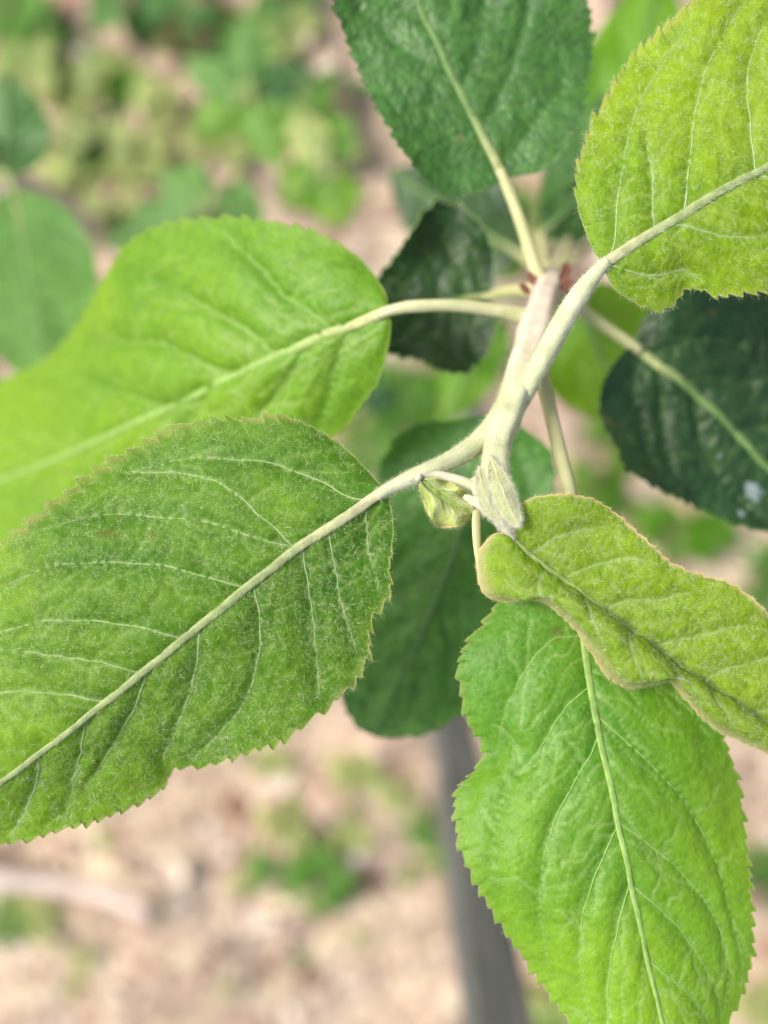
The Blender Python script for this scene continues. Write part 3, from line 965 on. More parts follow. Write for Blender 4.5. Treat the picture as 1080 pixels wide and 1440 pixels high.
# --- D: bright smooth leaf, lower right
build_leaf(sap,
    mid=[(806, 748, .1835), (815, 820, .1815), (824, 915, .1795), (838, 1000, .1780), (860, 1110, .1762), (890, 1250, .1748), (932, 1440, .1745), (965, 1560, .175)],
    left=[(845, 752), (900, 800), (950, 880), (990, 970), (1014, 1035), (1035, 1100), (1045, 1170), (1050, 1230), (1055, 1300), (1052, 1360), (1035, 1410), (1018, 1450), (1000, 1510)],
    right=[(770, 765), (725, 815), (688, 870), (652, 925), (650, 965), (662, 1015), (684, 1048), (676, 1078), (648, 1108), (643, 1150), (652, 1195), (680, 1255), (712, 1305), (760, 1375), (800, 1430), (850, 1500), (915, 1550)],
    mat=M_BRIGHT, vein_mat=M_VEINB, rib_mat=M_RIBE, rim_mat=M_RIM,
    petiole=[(806, 748, .1835, 9), (800, 690, .1855, 10), (788, 640, .1890, 10), (774, 580, .1920, 10), (762, 530, .1935, 11), (752, 495, .193, 12)],
    nu=330, nv=66, teeth=46, tooth=0.0011, bow=(-0.0014, -0.0022), fold=(0.0080, 0.0042), wave=(0.0016, 3.0, 0.7), rib_r=(0.0005, 0.00026), valley=0.00035,
    veins=8, vshift=(0.30, 0.28), vpow=1.25, ripple=0.00014, vein_r=0.00014, hairs=6000, hair_len=0.0007, hair_w=0.000012, vein_hairs=60, vein_px=[[(845, 1015), (880, 1039), (918, 1077), (956, 1115), (988, 1164), (1005, 1202), (1021, 1245), (1024, 1272)], [(875, 1164), (913, 1185), (945, 1213), (978, 1245), (1005, 1283), (1021, 1326), (1024, 1353)], [(891, 1250), (929, 1278), (961, 1310), (988, 1353), (1005, 1386)], [(923, 1359), (956, 1386), (988, 1418)], [(826, 942), (880, 955), (945, 974), (978, 1007), (999, 1039)], [(823, 969), (793, 999), (761, 1050), (728, 1093)], [(839, 1050), (815, 1088), (783, 1148), (766, 1202), (760, 1256), (762, 1310)], [(858, 1185), (837, 1234), (820, 1288), (816, 1343), (820, 1386)], [(885, 1250), (869, 1310), (858, 1364), (854, 1429)], [(820, 898), (788, 893), (755, 920), (728, 963), (707, 1007)]], tone=(-0.3, 1.2), minor=34, seed=4,
    label='smooth bright green leaf hanging below the curled one')

# --- E: lime leaf, middle left
build_leaf(sap,
    mid=[(547, 437, .1960), (500, 455, .1975), (440, 477, .1995), (330, 527, .208), (200, 590, .226), (100, 635, .246), (0, 676, .266), (-170, 740, .288)],
    left=[(541, 412), (528, 390), (500, 360), (460, 336), (400, 318), (330, 310), (262, 314), (220, 322), (178, 350, .004), (145, 396, .010), (118, 446, .016), (84, 490, .020), (40, 520, .020), (0, 538, .018), (-70, 585, .012), (-140, 660, .004)],
    right=[(549, 460), (545, 490), (530, 535), (505, 572), (478, 603), (430, 638), (340, 690), (220, 740), (100, 770), (0, 785), (-90, 790), (-150, 770)],
    mat=M_LIME, vein_mat=M_VEINB, rib_mat=M_RIBE, rim_mat=M_RIM,
    petiole=[(547, 437, .1960, 8), (580, 431, .1958, 9), (640, 430, .1965, 9), (700, 437, .1985, 10), (730, 444, .2000, 13), (752, 450, .2010, 14)], pet_mat=M_STEM,
    nu=240, nv=48, teeth=40, tooth=0.0009, bow=(-0.0015, -0.001), fold=(0.0035, 0.0050), wave=(0.0022, 2.5, 0.3), rib_r=(0.00058, 0.0004),
    veins=7, vshift=(0.22, 0.24), vpow=1.2, vein_r=0.00014, hairs=0, vein_px=[[(376, 489), (333, 457), (285, 430), (258, 414)], [(309, 524), (269, 506), (231, 487), (204, 481), (156, 479)], [(462, 457), (424, 430), (397, 414), (365, 377)], [(215, 570), (172, 554), (129, 538)], [(430, 489), (414, 522), (387, 559), (365, 583)], [(505, 455), (483, 484), (473, 516)], [(279, 543), (269, 581), (247, 624)]], tone=(-0.1, 0.8), minor=70, valley=0.0009, puff=0.0010, ripple=0.0002, seed=5, label='broad lime green leaf on a pinkish petiole')

# --- F: dark leaf at the top
build_leaf(sap,
    mid=[(707, 248, .2060), (690, 212, .2055), (668, 165, .2050), (630, 88, .2045), (588, 0, .2045), (548, -90, .2050), (515, -190, .207)],
    left=[(692, 263), (655, 273), (618, 266), (592, 246), (570, 212), (545, 170), (520, 125), (500, 82), (485, 42), (473, 0), (466, -60), (480, -130)],
    right=[(727, 247), (760, 240), (788, 218), (808, 180), (821, 130), (829, 80), (828, 40), (822, 0), (790, -70), (700, -140), (600, -185)],
    mat=M_DARK, vein_mat=M_VEIND, rib_mat=M_RIBD, rim_mat=M_RIMD,
    petiole=[(707, 248, .2060, 8), (722, 285, .2065, 8), (738, 330, .2070, 9), (752, 375, .2080, 11), (764, 402, .2080, 12)],
    nu=240, nv=50, teeth=38, tooth=0.0010, bow=(0.0012, 0.0012), fold=(-0.0015, 0.003), wave=(0.0022, 2.2, 0.1), rib_r=(0.00068, 0.0003),
    veins=7, vshift=(0.24, 0.26), vpow=1.3, vein_r=0.00013, valley=0.0004, puff=0.0004, vein_px=[[(709, 233), (728, 202), (748, 179)], [(684, 169), (701, 136), (720, 93), (732, 58), (742, 23), (746, -16)], [(654, 117), (666, 78), (676, 39), (682, 0), (685, -31)], [(608, 39), (588, 23), (561, 4), (538, -23)], [(643, 105), (604, 89), (565, 66), (530, 35)], [(678, 171), (647, 155), (615, 148), (577, 152)]], seed=6, label='dark green mature leaf')

# --- G: deep green leaf behind the lime leaf's stalk
build_leaf(sap,
    mid=[(688, 416, .2290), (650, 420, .2285), (600, 428, .2280), (545, 440, .2290), (470, 455, .232)],
    left=[(696, 390), (690, 350), (672, 315), (645, 293), (610, 290, -.003), (578, 328, -.004), (542, 380, -.003), (505, 420)],
    right=[(698, 445), (690, 480), (672, 508), (650, 524), (622, 519), (585, 502), (545, 496), (500, 480)],
    mat=M_DEEP, vein_mat=M_VEIND, rib_mat=M_RIBD, rim_mat=M_VEIN,
    petiole=[(688, 416, .2290, 8), (715, 410, .2230, 9), (745, 408, .2150, 11), (768, 405, .2120, 12)],
    nu=150, nv=34, teeth=22, tooth=0.0012, bow=(0.002, 0.002), fold=(-0.002, -0.002), rib_r=(0.0004, 0.0002), veins=6, vein_r=0.0001, valley=0.0003, puff=0.0003, seed=7, label='deep green folded leaf')

# --- H: deep green leaf at the right
build_leaf(sap,
    mid=[(893, 488, .2200), (930, 515, .2200), (970, 545, .2205), (1040, 612, .2220), (1085, 662, .2240), (1150, 705, .227), (1240, 750, .231)],
    left=[(898, 462), (918, 432), (955, 405), (1010, 392), (1075, 398), (1150, 450), (1210, 560), (1240, 670)],
    right=[(872, 500), (850, 535), (844, 575), (856, 610), (872, 635), (882, 662), (920, 682), (970, 706), (1020, 730), (1060, 742), (1110, 752), (1180, 762)],
    mat=M_DEEP, vein_mat=M_VEIND, rib_mat=M_RIBD, rim_mat=M_RIMD,
    petiole=[(893, 488, .2200, 9), (860, 466, .2190, 8), (825, 442, .2170, 9), (790, 420, .2140, 10), (772, 408, .2120, 10)],
    nu=200, nv=44, teeth=30, tooth=0.0009, bow=(0.001, 0.002), fold=(-0.002, -0.003), wave=(0.003, 3.0, 0.2), rib_r=(0.00075, 0.0003), veins=6,
    vshift=(0.22, 0.26), vein_r=0.00015, valley=0.0005, puff=0.0006, ripple=0.0003, vein_px=[[(913, 502), (936, 491), (969, 480), (1008, 477), (1047, 486)], [(958, 536), (991, 531), (1030, 534), (1061, 541)], [(1024, 597), (1058, 602), (1086, 608)], [(927, 524), (930, 552), (931, 580), (934, 616)], [(977, 569), (983, 602), (994, 636), (1008, 661)], [(902, 502), (894, 536), (894, 569)]], seed=8, label='deep green glossy leaf with crinkled lobe')

# thin raised patches on that leaf, paler and bluer than the lamina
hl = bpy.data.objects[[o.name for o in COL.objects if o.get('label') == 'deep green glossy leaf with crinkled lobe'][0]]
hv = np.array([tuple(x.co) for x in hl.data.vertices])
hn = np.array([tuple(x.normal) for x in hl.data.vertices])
M_PATCH = plain_material('pale_patch', (0.05, 0.09, 0.08), (0.24, 0.29, 0.30), 900, 0.7, 0.5)
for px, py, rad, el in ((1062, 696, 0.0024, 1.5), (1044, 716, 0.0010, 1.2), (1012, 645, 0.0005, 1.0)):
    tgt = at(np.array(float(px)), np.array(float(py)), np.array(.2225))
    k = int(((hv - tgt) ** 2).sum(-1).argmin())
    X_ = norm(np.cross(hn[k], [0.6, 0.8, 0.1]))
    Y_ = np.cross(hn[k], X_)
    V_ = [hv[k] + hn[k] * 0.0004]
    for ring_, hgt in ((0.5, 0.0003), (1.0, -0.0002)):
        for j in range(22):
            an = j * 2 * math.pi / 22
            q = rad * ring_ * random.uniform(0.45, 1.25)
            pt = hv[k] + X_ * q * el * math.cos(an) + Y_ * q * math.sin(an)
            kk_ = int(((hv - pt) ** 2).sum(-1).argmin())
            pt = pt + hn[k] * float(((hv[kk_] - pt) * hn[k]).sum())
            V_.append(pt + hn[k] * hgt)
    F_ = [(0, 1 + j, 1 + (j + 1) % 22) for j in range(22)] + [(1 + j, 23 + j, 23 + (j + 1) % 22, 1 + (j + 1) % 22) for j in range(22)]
    ro = add('pale_patch', mesh_from('pale_patch', np.array(V_), F_, M_PATCH), None)
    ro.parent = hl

# --- I: dark leaf in the middle, behind the stem
build_leaf(sap,
    mid=[(700, 578, .2260), (682, 640, .2265), (652, 738, .2270), (604, 865, .2280), (556, 970, .2295), (528, 1036, .231)],
    left=[(770, 632), (776, 690), (752, 760), (710, 850), (675, 940), (645, 1000), (605, 1028), (565, 1036)],
    right=[(645, 592), (585, 600), (545, 640), (515, 740), (494, 850), (482, 935), (484, 985), (505, 1022)],
    mat=M_DARK2, vein_mat=M_VEIND, rib_mat=M_RIBD, rim_mat=M_RIMD,
    petiole=[(700, 578, .2260, 9), (716, 540, .2180, 10), (735, 500, .2080, 11), (750, 465, .2000, 11)],
    nu=200, nv=44, teeth=28, tooth=0.0006, bow=(0.0012, 0.001), fold=(0.001, 0.0035), rib_r=(0.0006, 0.0003), veins=6, vein_r=0.0001, valley=0.0003, puff=0.0003, seed=9, label='dark oval leaf under the shoot tip')


def extra(b, t, w, mat, pet, bend=0.0, label=None, seed=20, parent=None, vm=None, rim=None, nu=90, nv=22, teeth=24, fold=0.003, wl=1.0, wr=1.0, pm=None):
    mid, le, ri = auto_edges(b, t, w, bend, wl, wr)
    return build_leaf(parent or sap, mid, le, ri, mat, vm or M_VEIND, M_RIBD, rim or M_RIMD, petiole=pet, pet_mat=pm or M_PET, nu=nu, nv=nv, teeth=teeth,
                      tooth=0.0010, bow=(0.001, 0.001), fold=(fold, fold * 0.6), rib_r=(0.0006, 0.0003), veins=6, vein_r=0.00012, valley=0.0003, puff=0.0003, seed=seed, label=label)


# lower leaves of the same sapling
extra((735, 360, .300), (545, 240, .325), 74, M_DEEP, [(735, 360, .300, 6), (755, 375, .295, 7), (772, 385, .290, 8)], seed=21, label='blue green leaf below the dark top leaf')
extra((800, 405, .290), (900, 610, .300), 88, M_LIME, [(800, 405, .290, 7), (785, 392, .288, 7), (775, 386, .286, 8)], seed=22, vm=M_VEINB, label='bright green leaf beneath the deep green one')
extra((798, 345, .285), (850, 130, .300), 48, M_DARK, [(798, 345, .285, 6), (785, 370, .283, 7), (775, 386, .281, 8)], seed=23, bend=-8, label='narrow dark leaf edge-on behind the yellow green leaf')
extra((760, 330, .270), (860, 245, .27), 26, M_DARK, [(760, 330, .270, 5), (766, 360, .265, 6), (774, 388, .26, 7)], seed=24)
extra((850, 330, .300), (930, -60, .330), 86, M_BRIGHT, [(850, 330, .300, 6), (805, 365, .298, 7), (775, 386, .295, 8)], seed=25, vm=M_VEINB, label='bright leaf reaching up behind the yellow green leaf')
extra((742, 372, .33), (668, 330, .35), 36, M_LIME, [(742, 372, .33, 5), (760, 382, .33, 6), (775, 384, .33, 7)], seed=26, vm=M_VEINB)
extra((700, 440, .37), (620, 600, .39), 40, M_BRIGHT, [(700, 440, .37, 5), (740, 405, .37, 5), (775, 384, .37, 6)], seed=27, vm=M_VEINB)
extra((805, 440, .30), (790, 550, .32), 30, M_DEEP, [(805, 440, .30, 5), (790, 410, .30, 6), (777, 386, .30, 7)], seed=28)

# --- shoot tip: folded leaflets, stipules and woolly bud
build_leaf(sap,
    mid=[(586, 668, .1712), (614, 690, .1716), (638, 706, .1720), (664, 722, .1728)],
    left=[(604, 672, -.0005), (628, 678, -.001), (650, 690, -.001), (662, 706, -.0005)],
    right=[(592, 690, .0008), (601, 716, .0012), (614, 738, .0014), (632, 741, .001), (652, 736, .0005)],
    mat=M_BUDL, vein_mat=M_VEIN, rib_mat=M_RIBC, rim_mat=M_RIMO, nu=70, nv=20, teeth=12, tooth=0.00015, bow=(-0.001, -0.002), rib_r=(0.0006, 0.0002),
    veins=4, vein_r=0.00008, valley=0.0002, puff=0.0002, ripple=0.0001, hairs=2500, hair_len=0.0008, hair_w=0.000015, vein_hairs=20, seed=31,
    petiole=[(586, 668, .1712, 5), (612, 668, .1722, 7), (645, 676, .1728, 8), (680, 690, .1728, 9)], pet_mat=M_BUD, label='tiny pale folded leaflet at the shoot tip')
for (px, py, dp, ang, L_, w, up) in (
                                    (652, 698, .1708, -0.42, 0.0078, 0.0008, 0.1), (664, 672, .1712, -1.2, 0.0060, 0.0008, 0.0)):
    bo = leaf_blade_scale('bud_leaflet', px, py, dp, ang, L_, w, M_BUD, sap, up)
    V_ = np.array([tuple(x.co) for x in bo.data.vertices])
    N_ = np.array([tuple(x.normal) for x in bo.data.vertices])
    ii = rng.integers(0, len(V_) - 10, 1500)
    a_ = rng.uniform(0, 1, len(ii))[:, None]
    dd = down('down', V_[ii] * (1 - a_) + V_[ii + 10] * a_, N_[ii], norm(V_[ii + 10] - V_[ii]), 0.0007, 0.000016, None, M_WOOL, lift=0.5)
    dd.parent = bo
# two woolly leaflets still folded round the bud
for kq, (md, le_, ri_) in enumerate((
        ([(690, 640, .1712), (703, 676, .1668), (717, 712, .1656), (730, 742, .1658)],
         [(703, 656, .0003), (717, 678, .0007), (727, 704, .0007), (732, 726, .0004)], [(686, 664, .0003), (691, 690, .0006), (703, 718, .0006), (718, 736, .0003)]),
        ([(674, 656, .1716), (679, 684, .1676), (690, 712, .1666), (707, 738, .1666)],
         [(684, 666, .0002), (693, 684, .0005), (702, 706, .0005), (707, 722, .0003)], [(669, 672, .0003), (670, 692, .0007), (678, 716, .0006), (694, 732, .0003)]))):
    build_leaf(sap, md, le_, ri_, M_BUDL, M_VEIN, M_RIBW, M_BUD, nu=60, nv=16, teeth=8, tooth=0.0001, bow=(-0.0002, -0.0002), wave=(0.0002, 2.0, 0.0), rib_r=(0.00022, 0.0001), veins=3, vein_r=0.00005,
               valley=0.0001, puff=0.0001, ripple=0.00003, dome=0.0, hairs=1700, hair_len=0.0009, hair_w=0.000018, vein_hairs=20, net_hair=0.0, seed=60 + kq, hair_mat=M_WOOL, label='woolly folded leaflet at the shoot tip')
# stipule hanging beside the curled leaf
path2, r2 = pixpath([(672, 706, .1728, 6), (670, 735, .1722, 7), (672, 775, .1718, 6), (678, 806, .1724, 4), (686, 826, .1735, 2)], 30)
v, n2_, f = tube_arrays(path2, r2, 10, flat=0.5)
add('stipule', mesh_from('stipule', v, f, M_PET), sap)

# ------------------------------------------------------------------ neighbouring shoots
M_WSTEM = plain_material('weed_stem', (0.16, 0.24, 0.07), (0.26, 0.29, 0.13), 80, 0.7, 0.2)
def shoot(basepx, toppx, topd, rad, label, leaves, group='apple shoots growing lower down', sm=None):
    b = on_ground(*basepx)
    t = thing('apple_sucker', b, label, 'shoot', group)
    e = at(np.array(float(toppx[0])), np.array(float(toppx[1])), np.array(float(topd)))
    s = np.linspace(0, 1, 30)[:, None]
    pth = np.array(b - Vector((0, 0, 0.02))) * (1 - s) + e * s
    pth[:, 0] += 0.006 * np.sin(s[:, 0] * 4)
    add('stem', mesh_from('stem', *[tube_arrays(pth, np.linspace(rad, rad * 0.45, 30), 12)[k] for k in (0, 2)], sm or M_WSTEM), t)
    for q in leaves:
        extra(parent=t, nu=80, nv=18, pm=M_WSTEM, **q)
    return t


def pet_to(b, end, d, r=5):
    return [(*b, r), ((b[0] + end[0]) / 2 + 4, (b[1] + end[1]) / 2 - 6, (b[2] + d) / 2, r), (end[0], end[1], d, r + 2)]


def L(b, t, w, mat, end, d, seed, bend=0.0, vm=None, label=None, fold=0.003):
    return dict(b=b, t=t, w=w, mat=mat, pet=pet_to(b, end, d), seed=seed, bend=bend, vm=vm or M_VEINB, label=label, fold=fold)


shoot((130, 330), (-30, 205), .36, 0.0055, 'pale slender stem with broad soft green leaf and dark leaf', [
    L((20, 270, .345), (75, 565, .30), 92, M_MID, (-5, 240), .37, 41, label='broad blue green leaf'),
    L((5, 250, .37), (10, 100, .37), 62, M_DARK, (-10, 225), .37, 42, vm=M_VEIND),
    L((-30, 180, .37), (-160, 330, .35), 70, M_MID, (-25, 210), .365, 43),
], sm=M_STEMP)
shoot((330, 230), (290, 300), .46, 0.004, 'low shoot with mid green leaves fanning out around its tip', [
    L((285, 300, .46), (150, 345, .47), 40, M_MID, (290, 300), .462, 44),
    L((300, 290, .46), (375, 310, .46), 44, M_MID, (290, 300), .462, 45),
    L((290, 285, .47), (225, 245, .48), 38, M_MID, (290, 300), .465, 46),
    L((292, 310, .465), (300, 400, .46), 38, M_MID, (290, 300), .465, 47),
])
shoot((400, 60), (345, 130), .52, 0.004, 'low shoot with upright narrow green leaves', [
    L((335, 130, .52), (255, 80, .53), 26, M_MID, (345, 130), .522, 48),
    L((340, 140, .52), (270, 190, .53), 30, M_BRIGHT, (345, 130), .522, 49),
    L((350, 120, .52), (345, 20, .53), 30, M_MID, (345, 130), .522, 50),
    L((355, 140, .52), (395, 240, .52), 30, M_WEED, (345, 130), .522, 51),
    L((352, 128, .52), (440, 100, .53), 28, M_WEED3, (345, 130), .522, 52),
])
shoot((520, 220), (455, 235), .50, 0.004, 'low shoot with pale lime leaves', [
    L((450, 240, .50), (395, 290, .50), 36, M_LIME, (455, 235), .502, 53),
    L((458, 245, .50), (480, 320, .50), 40, M_LIME, (455, 235), .502, 54),
    L((450, 225, .50), (412, 150, .50), 28, M_WEED2, (455, 235), .502, 55),
    L((460, 225, .50), (488, 160, .51), 26, M_WEED, (455, 235), .502, 56),
])


# ------------------------------------------------------------------ ground weeds
def tiny_leaf(mat):
    n_u, n_v = 9, 4
    V = []
    for i in range(n_u):
        s = i / (n_u - 1)
        w = 0.36 * math.sin(math.pi * min(1, 0.04 + 0.96 * s) ** 0.75) + 0.012
        for j in range(2 * n_v + 1):
            q = (j - n_v) / n_v
            ser = 1 + 0.05 * ((i * 7 + j) % 3 - 1)
            V.append((s, w * q * ser, 0.10 * abs(q) * w * 2 - 0.28 * s * s + 0.02 * math.sin(s * 9 + q * 3)))
    me = mesh_from('leaf', V, [f[::-1] for f in grid_faces(n_u, 2 * n_v + 1)], mat)
    if me.polygons[10].normal.z < 0:
        me.flip_normals()
    return me


LEAFM = {'weed': tiny_leaf(M_WEED), 'pale': tiny_leaf(M_WEED2), 'dark': tiny_leaf(M_WEED3), 'mid': tiny_leaf(M_MID), 'lime': tiny_leaf(M_LIME)}


def weed(px, py, kind, size, nl, label, group):
    b = on_ground(px, py)
    t = thing('weed_plant', b, label, 'weed', group)
    for k in range(nl):
        az = 2.4 * k + random.uniform(-0.4, 0.4)
        hh_ = size * random.uniform(0.25, 0.8)
        rr_ = size * random.uniform(0.06, 0.28)
        tip = Vector((math.cos(az) * rr_, math.sin(az) * rr_, hh_))
        s = np.linspace(0, 1, 6)[:, None]
        pth = np.array(tip) * s
        pth[:, 2] = hh_ * np.sin(s[:, 0] * math.pi / 2) - 0.006 * (1 - s[:, 0])
        v, n_, f = tube_arrays(pth, np.linspace(0.0011, 0.0006, 6), 5)
        st_ = bpy.data.objects.new('stem', mesh_from('stem', v, f, M_WSTEM))
        COL.objects.link(st_)
        st_.parent = t
        lf = bpy.data.objects.new('leaf', LEAFM[kind])
        COL.objects.link(lf)
        lf.parent = t
        lf.location = tip
        lf.rotation_euler = (random.uniform(-0.3, 0.3), random.uniform(-0.35, 0.25), az)
        sc = size * random.uniform(0.55, 0.95)
        lf.scale = (sc, sc * random.uniform(0.85, 1.15), sc)
    return t


LANDMARKS = [('the grey stake', on_ground(616, 925), 0.10), ('the thick pale twig', on_ground(100, 1220), 0.13), ('the dark brown twig', on_ground(295, 50), 0.10),
             ('the foot of the large apple shoot', on_ground(778, 380), 0.09), ('the stem with the broad soft leaf', on_ground(130, 330), 0.08),
             ('the fanned low shoot', on_ground(330, 230), 0.07), ('the lime leaved shoot', on_ground(520, 220), 0.08)]


def near(p):
    best = None
    for nm, q, dist in LANDMARKS:
        d = (Vector((p.x, p.y)) - Vector((q.x, q.y))).length
        if d < dist and (best is None or d < best[0]):
            best = (d, nm)
    return best[1] if best else None


WG = {'weed': ('mid green broadleaf weed growing from the soil', 'green weeds on the soil'),
      'pale': ('pale yellowish weed lying low on the soil', 'pale weeds on the soil'),
      'dark': ('dark green weed with drooping leaves on the soil', 'dark weeds on the soil'),
      'mid': ('blue green weed with oval leaves on the soil', 'blue green weeds on the soil'),
      'lime': ('fresh lime green seedling on the soil', 'lime seedlings on the soil')}
for px, py, kind, size, nl in (
        (20, 20, 'weed', .028, 7), (65, 45, 'weed', .026, 7), (30, 75, 'lime', .022, 6), (110, 120, 'pale', .034, 6), (190, 8, 'mid', .04, 6),
        (60, 110, 'pale', .030, 6), (150, 195, 'dark', .032, 6), (200, 215, 'pale', .030, 6), (120, 275, 'pale', .034, 7), (95, 200, 'pale', .028, 5),
        (300, 45, 'mid', .030, 5), (370, 60, 'lime', .026, 6), (410, 45, 'pale', .026, 5), (400, 0, 'mid', .03, 5), (235, 150, 'pale', .026, 5),
        (440, 170, 'weed', .030, 6), (330, 195, 'pale', .026, 5), (180, 310, 'pale', .028, 6), (75, 300, 'dark', .030, 5),
        (500, 540, 'dark', .030, 6), (560, 545, 'weed', .032, 7), (610, 560, 'lime', .030, 7), (520, 620, 'weed', .034, 7), (490, 585, 'pale', .026, 5),
        (690, 300, 'lime', .032, 6), (720, 345, 'pale', .03, 5), (860, 610, 'lime', .030, 6), (830, 690, 'lime', .032, 6), (940, 745, 'lime', .036, 7), (985, 735, 'lime', .030, 6),
        (1050, 835, 'weed', .028, 6), (1075, 780, 'weed', .026, 5), (1060, 1205, 'weed', .030, 6), (1075, 1240, 'dark', .024, 5), (1050, 1400, 'pale', .034, 6),
        (395, 1215, 'weed', .032, 6), (455, 1225, 'weed', .036, 7), (450, 1270, 'lime', .018, 5), (405, 1145, 'pale', .026, 6), (490, 1180, 'pale', .024, 5),
        (600, 1165, 'weed', .030, 5), (610, 1190, 'lime', .022, 4), (380, 1065, 'pale', .024, 5), (500, 1075, 'pale', .026, 5), (770, 1400, 'pale', .034, 6), (760, 1435, 'lime', .026, 5),
        *[(random.uniform(60, 500), random.uniform(-20, 300), random.choice(['pale', 'pale', 'lime', 'mid', 'weed']), random.uniform(.012, .02), 4) for _ in range(22)],
        *[(random.uniform(20, 620), random.uniform(1080, 1420), random.choice(['pale', 'pale', 'weed']), random.uniform(.009, .015), 4) for _ in range(14)],
        (15, 1285, 'weed', .030, 6), (60, 1270, 'pale', .026, 6), (10, 1310, 'mid', .022, 5), (120, 1330, 'pale', .022, 4), (560, 1110, 'pale', .024, 5)):
    lb, gr = WG[kind]
    w_ = near(on_ground(px, py))
    sz_ = 'large ' if size > .033 else ('tiny ' if size < .025 else '')
    lb = sz_ + (lb.replace(' on the soil', '').replace(' growing from the soil', '').replace(' lying low', '') + ' beside ' + w_ if w_ else lb + ' in the open')
    weed(px, py, kind, size, nl, lb, gr)


# ------------------------------------------------------------------ dry leaves, pebbles, twigs
def dry_mesh(name, mat, seed):
    rs = np.random.default_rng(seed)
    V = []
    nu_, nv_ = 9, 7
    for i in range(nu_):
        s = i / (nu_ - 1)
        w = 0.30 * math.sin(math.pi * min(1, 0.05 + 0.95 * s)) ** 0.8 + 0.01
        for j in range(nv_):
            q = (j - 3) / 3
            V.append((s - 0.5, w * q * (1 + rs.uniform(-.08, .08)), 0.35 * (q * w) ** 2 * 4 + 0.10 * math.sin(3 * s + q * 2 + seed) + rs.uniform(-.012, .012)))
    f = grid_faces(nu_, nv_)
    m_ = mesh_from(name, V, f, mat)
    return m_


M_DRY = plain_material('dry_leaf_tan', (0.42, 0.28, 0.18), (0.56, 0.42, 0.30), 60, 0.75, 0.3, transl=0.15)
M_DRYP = plain_material('dry_leaf_pale', (0.62, 0.52, 0.42), (0.76, 0.66, 0.56), 60, 0.75, 0.3, transl=0.15)
M_DRYB = plain_material('dry_leaf_brown', (0.16, 0.085, 0.055), (0.27, 0.15, 0.10), 60, 0.75, 0.3, transl=0.1)
DM = [('tan', dry_mesh('dry_leaf', M_DRY, 1)), ('pale', dry_mesh('dry_leaf', M_DRYP, 2)), ('brown', dry_mesh('dry_leaf', M_DRYB, 3))]
DL = {'tan': 'tan curled dry leaf lying on the soil', 'pale': 'bleached pale dry leaf lying on the soil', 'brown': 'dark brown dry leaf lying on the soil'}


def dry_label(nm, px, py, sz):
    w_ = near(on_ground(px, py))
    sz_ = 'large ' if sz > .024 else ('small ' if sz < .016 else '')
    return sz_ + (DL[nm].replace(' lying on the soil', '') + ' on soil beside ' + w_ if w_ else DL[nm])


spots = [(450, 100, 1, .018), (118, 70, 1, .030), (395, 1090, 1, .026), (255, 1210, 1, .026), (370, 1290, 1, .024), (290, 1160, 1, .022), (820, 500, 1, .02), (255, 1260, 1, .026), (330, 1130, 2, .024),
         (290, 30, 2, .045), (275, 75, 2, .04), (720, 620, 0, .03), (520, 1250, 2, .024), (430, 1380, 2, .026), (1040, 1250, 2, .04)]
for _ in range(105):
    spots.append((random.uniform(-80, 1160), random.uniform(-80, 1520), random.choice([0, 0, 1, 1, 2]), random.uniform(.012, .028)))
for px, py, k, sz in spots:
    nm, me = DM[k]
    o = add('dry_leaf', me, None, label=dry_label(nm, px, py, sz), category='dry leaf', group=nm + ' dry leaves on the soil')
    p_ = on_ground(px, py)
    o.location = p_ + Vector((0, 0, 0.004 + sz * 0.06))
    o.scale = (sz, sz * random.uniform(0.8, 1.2), sz)
    o.rotation_euler = (random.uniform(-.35, .35), random.uniform(-.35, .35), random.uniform(0, 6.28))


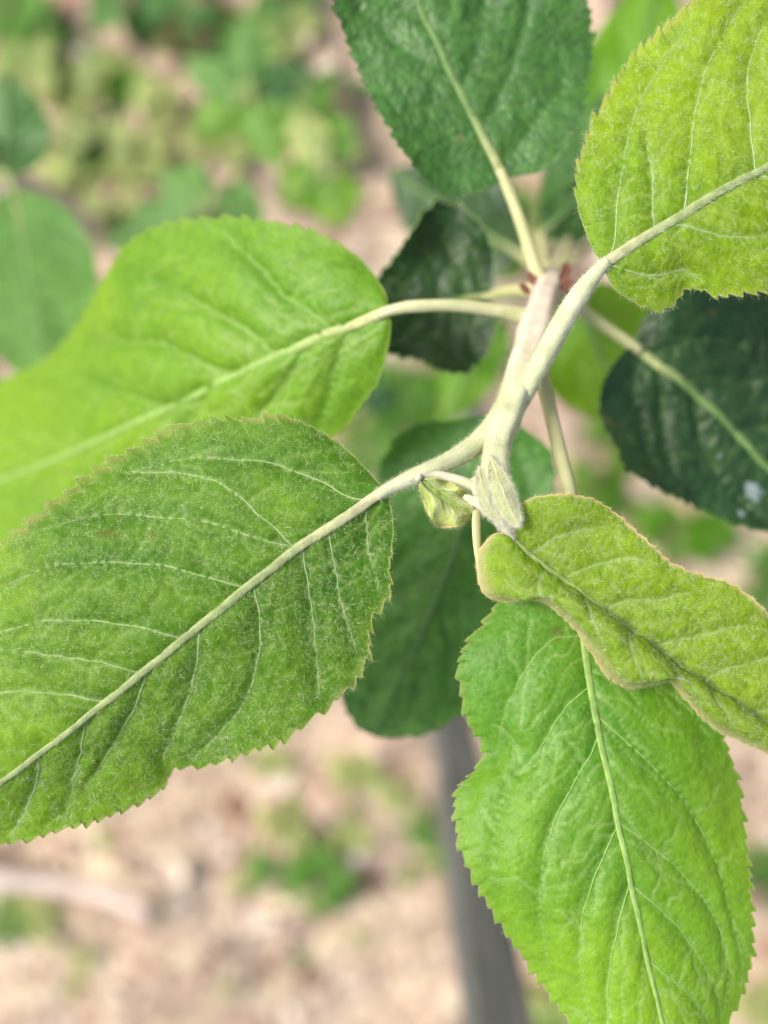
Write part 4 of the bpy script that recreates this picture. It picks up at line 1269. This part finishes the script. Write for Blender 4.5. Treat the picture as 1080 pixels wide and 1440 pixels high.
def pebble_mesh(mat, seed):
    import bmesh
    bm = bmesh.new()
    bmesh.ops.create_icosphere(bm, subdivisions=2, radius=1)
    for v in bm.verts:
        q = np.array(v.co) * 1.1 + seed * 7.3
        k = 0.75 + 0.5 * float(vnoise(q, seed))
        v.co = Vector((v.co.x * k * 1.2, v.co.y * k, v.co.z * k * 0.65))
    m_ = bpy.data.meshes.new('pebble')
    bm.to_mesh(m_)
    bm.free()
    m_.materials.append(mat)
    return m_


M_PEB = plain_material('pebble_stone', (0.50, 0.43, 0.38), (0.66, 0.60, 0.55), 1.5, 0.8, 0.3)
PB = [pebble_mesh(M_PEB, s) for s in (1, 2, 3)]
for _ in range(45):
    o = add('pebble', random.choice(PB), None, label='small pale grey stone half buried in the soil', category='stone', group='small stones in the soil')
    sz = random.uniform(.004, .009)
    o.location = on_ground(random.uniform(-60, 1140), random.uniform(-60, 1500)) + Vector((0, 0, sz * 0.2))
    o.scale = (sz, sz, sz)
    o.rotation_euler = (0, 0, random.uniform(0, 6.28))

M_TWIG = plain_material('twig_bark', (0.60, 0.49, 0.42), (0.74, 0.62, 0.54), 90, 0.8, 0.3)
M_TWIGB = plain_material('brown_twig_bark', (0.16, 0.08, 0.055), (0.25, 0.14, 0.10), 90, 0.8, 0.3)


def twig(p0, p1, h0, h1, r0, r1, mat, label):
    a = np.array(on_ground(*p0)) + np.array([0, 0, h0])
    b = np.array(on_ground(*p1)) + np.array([0, 0, h1])
    s = np.linspace(0, 1, 20)[:, None]
    pth = a * (1 - s) + b * s
    pth[:, 2] += 0.006 * np.sin(s[:, 0] * 7)
    pth[:, 0] += 0.003 * np.sin(s[:, 0] * 11)
    o = tube('fallen_twig', pth, np.linspace(r0, r1, 20) * (1 + 0.08 * np.sin(np.arange(20) * 1.9)), mat, None, 10, label=label, category='twig')
    return o


twig((-90, 1168), (225, 1262), 0.050, 0.006, .0085, .0055, M_TWIG, 'thick pale bare twig lying on the soil')
twig((270, -20), (320, 115), 0.006, 0.006, .009, .006, M_TWIGB, 'dark brown bare twig lying among weeds')
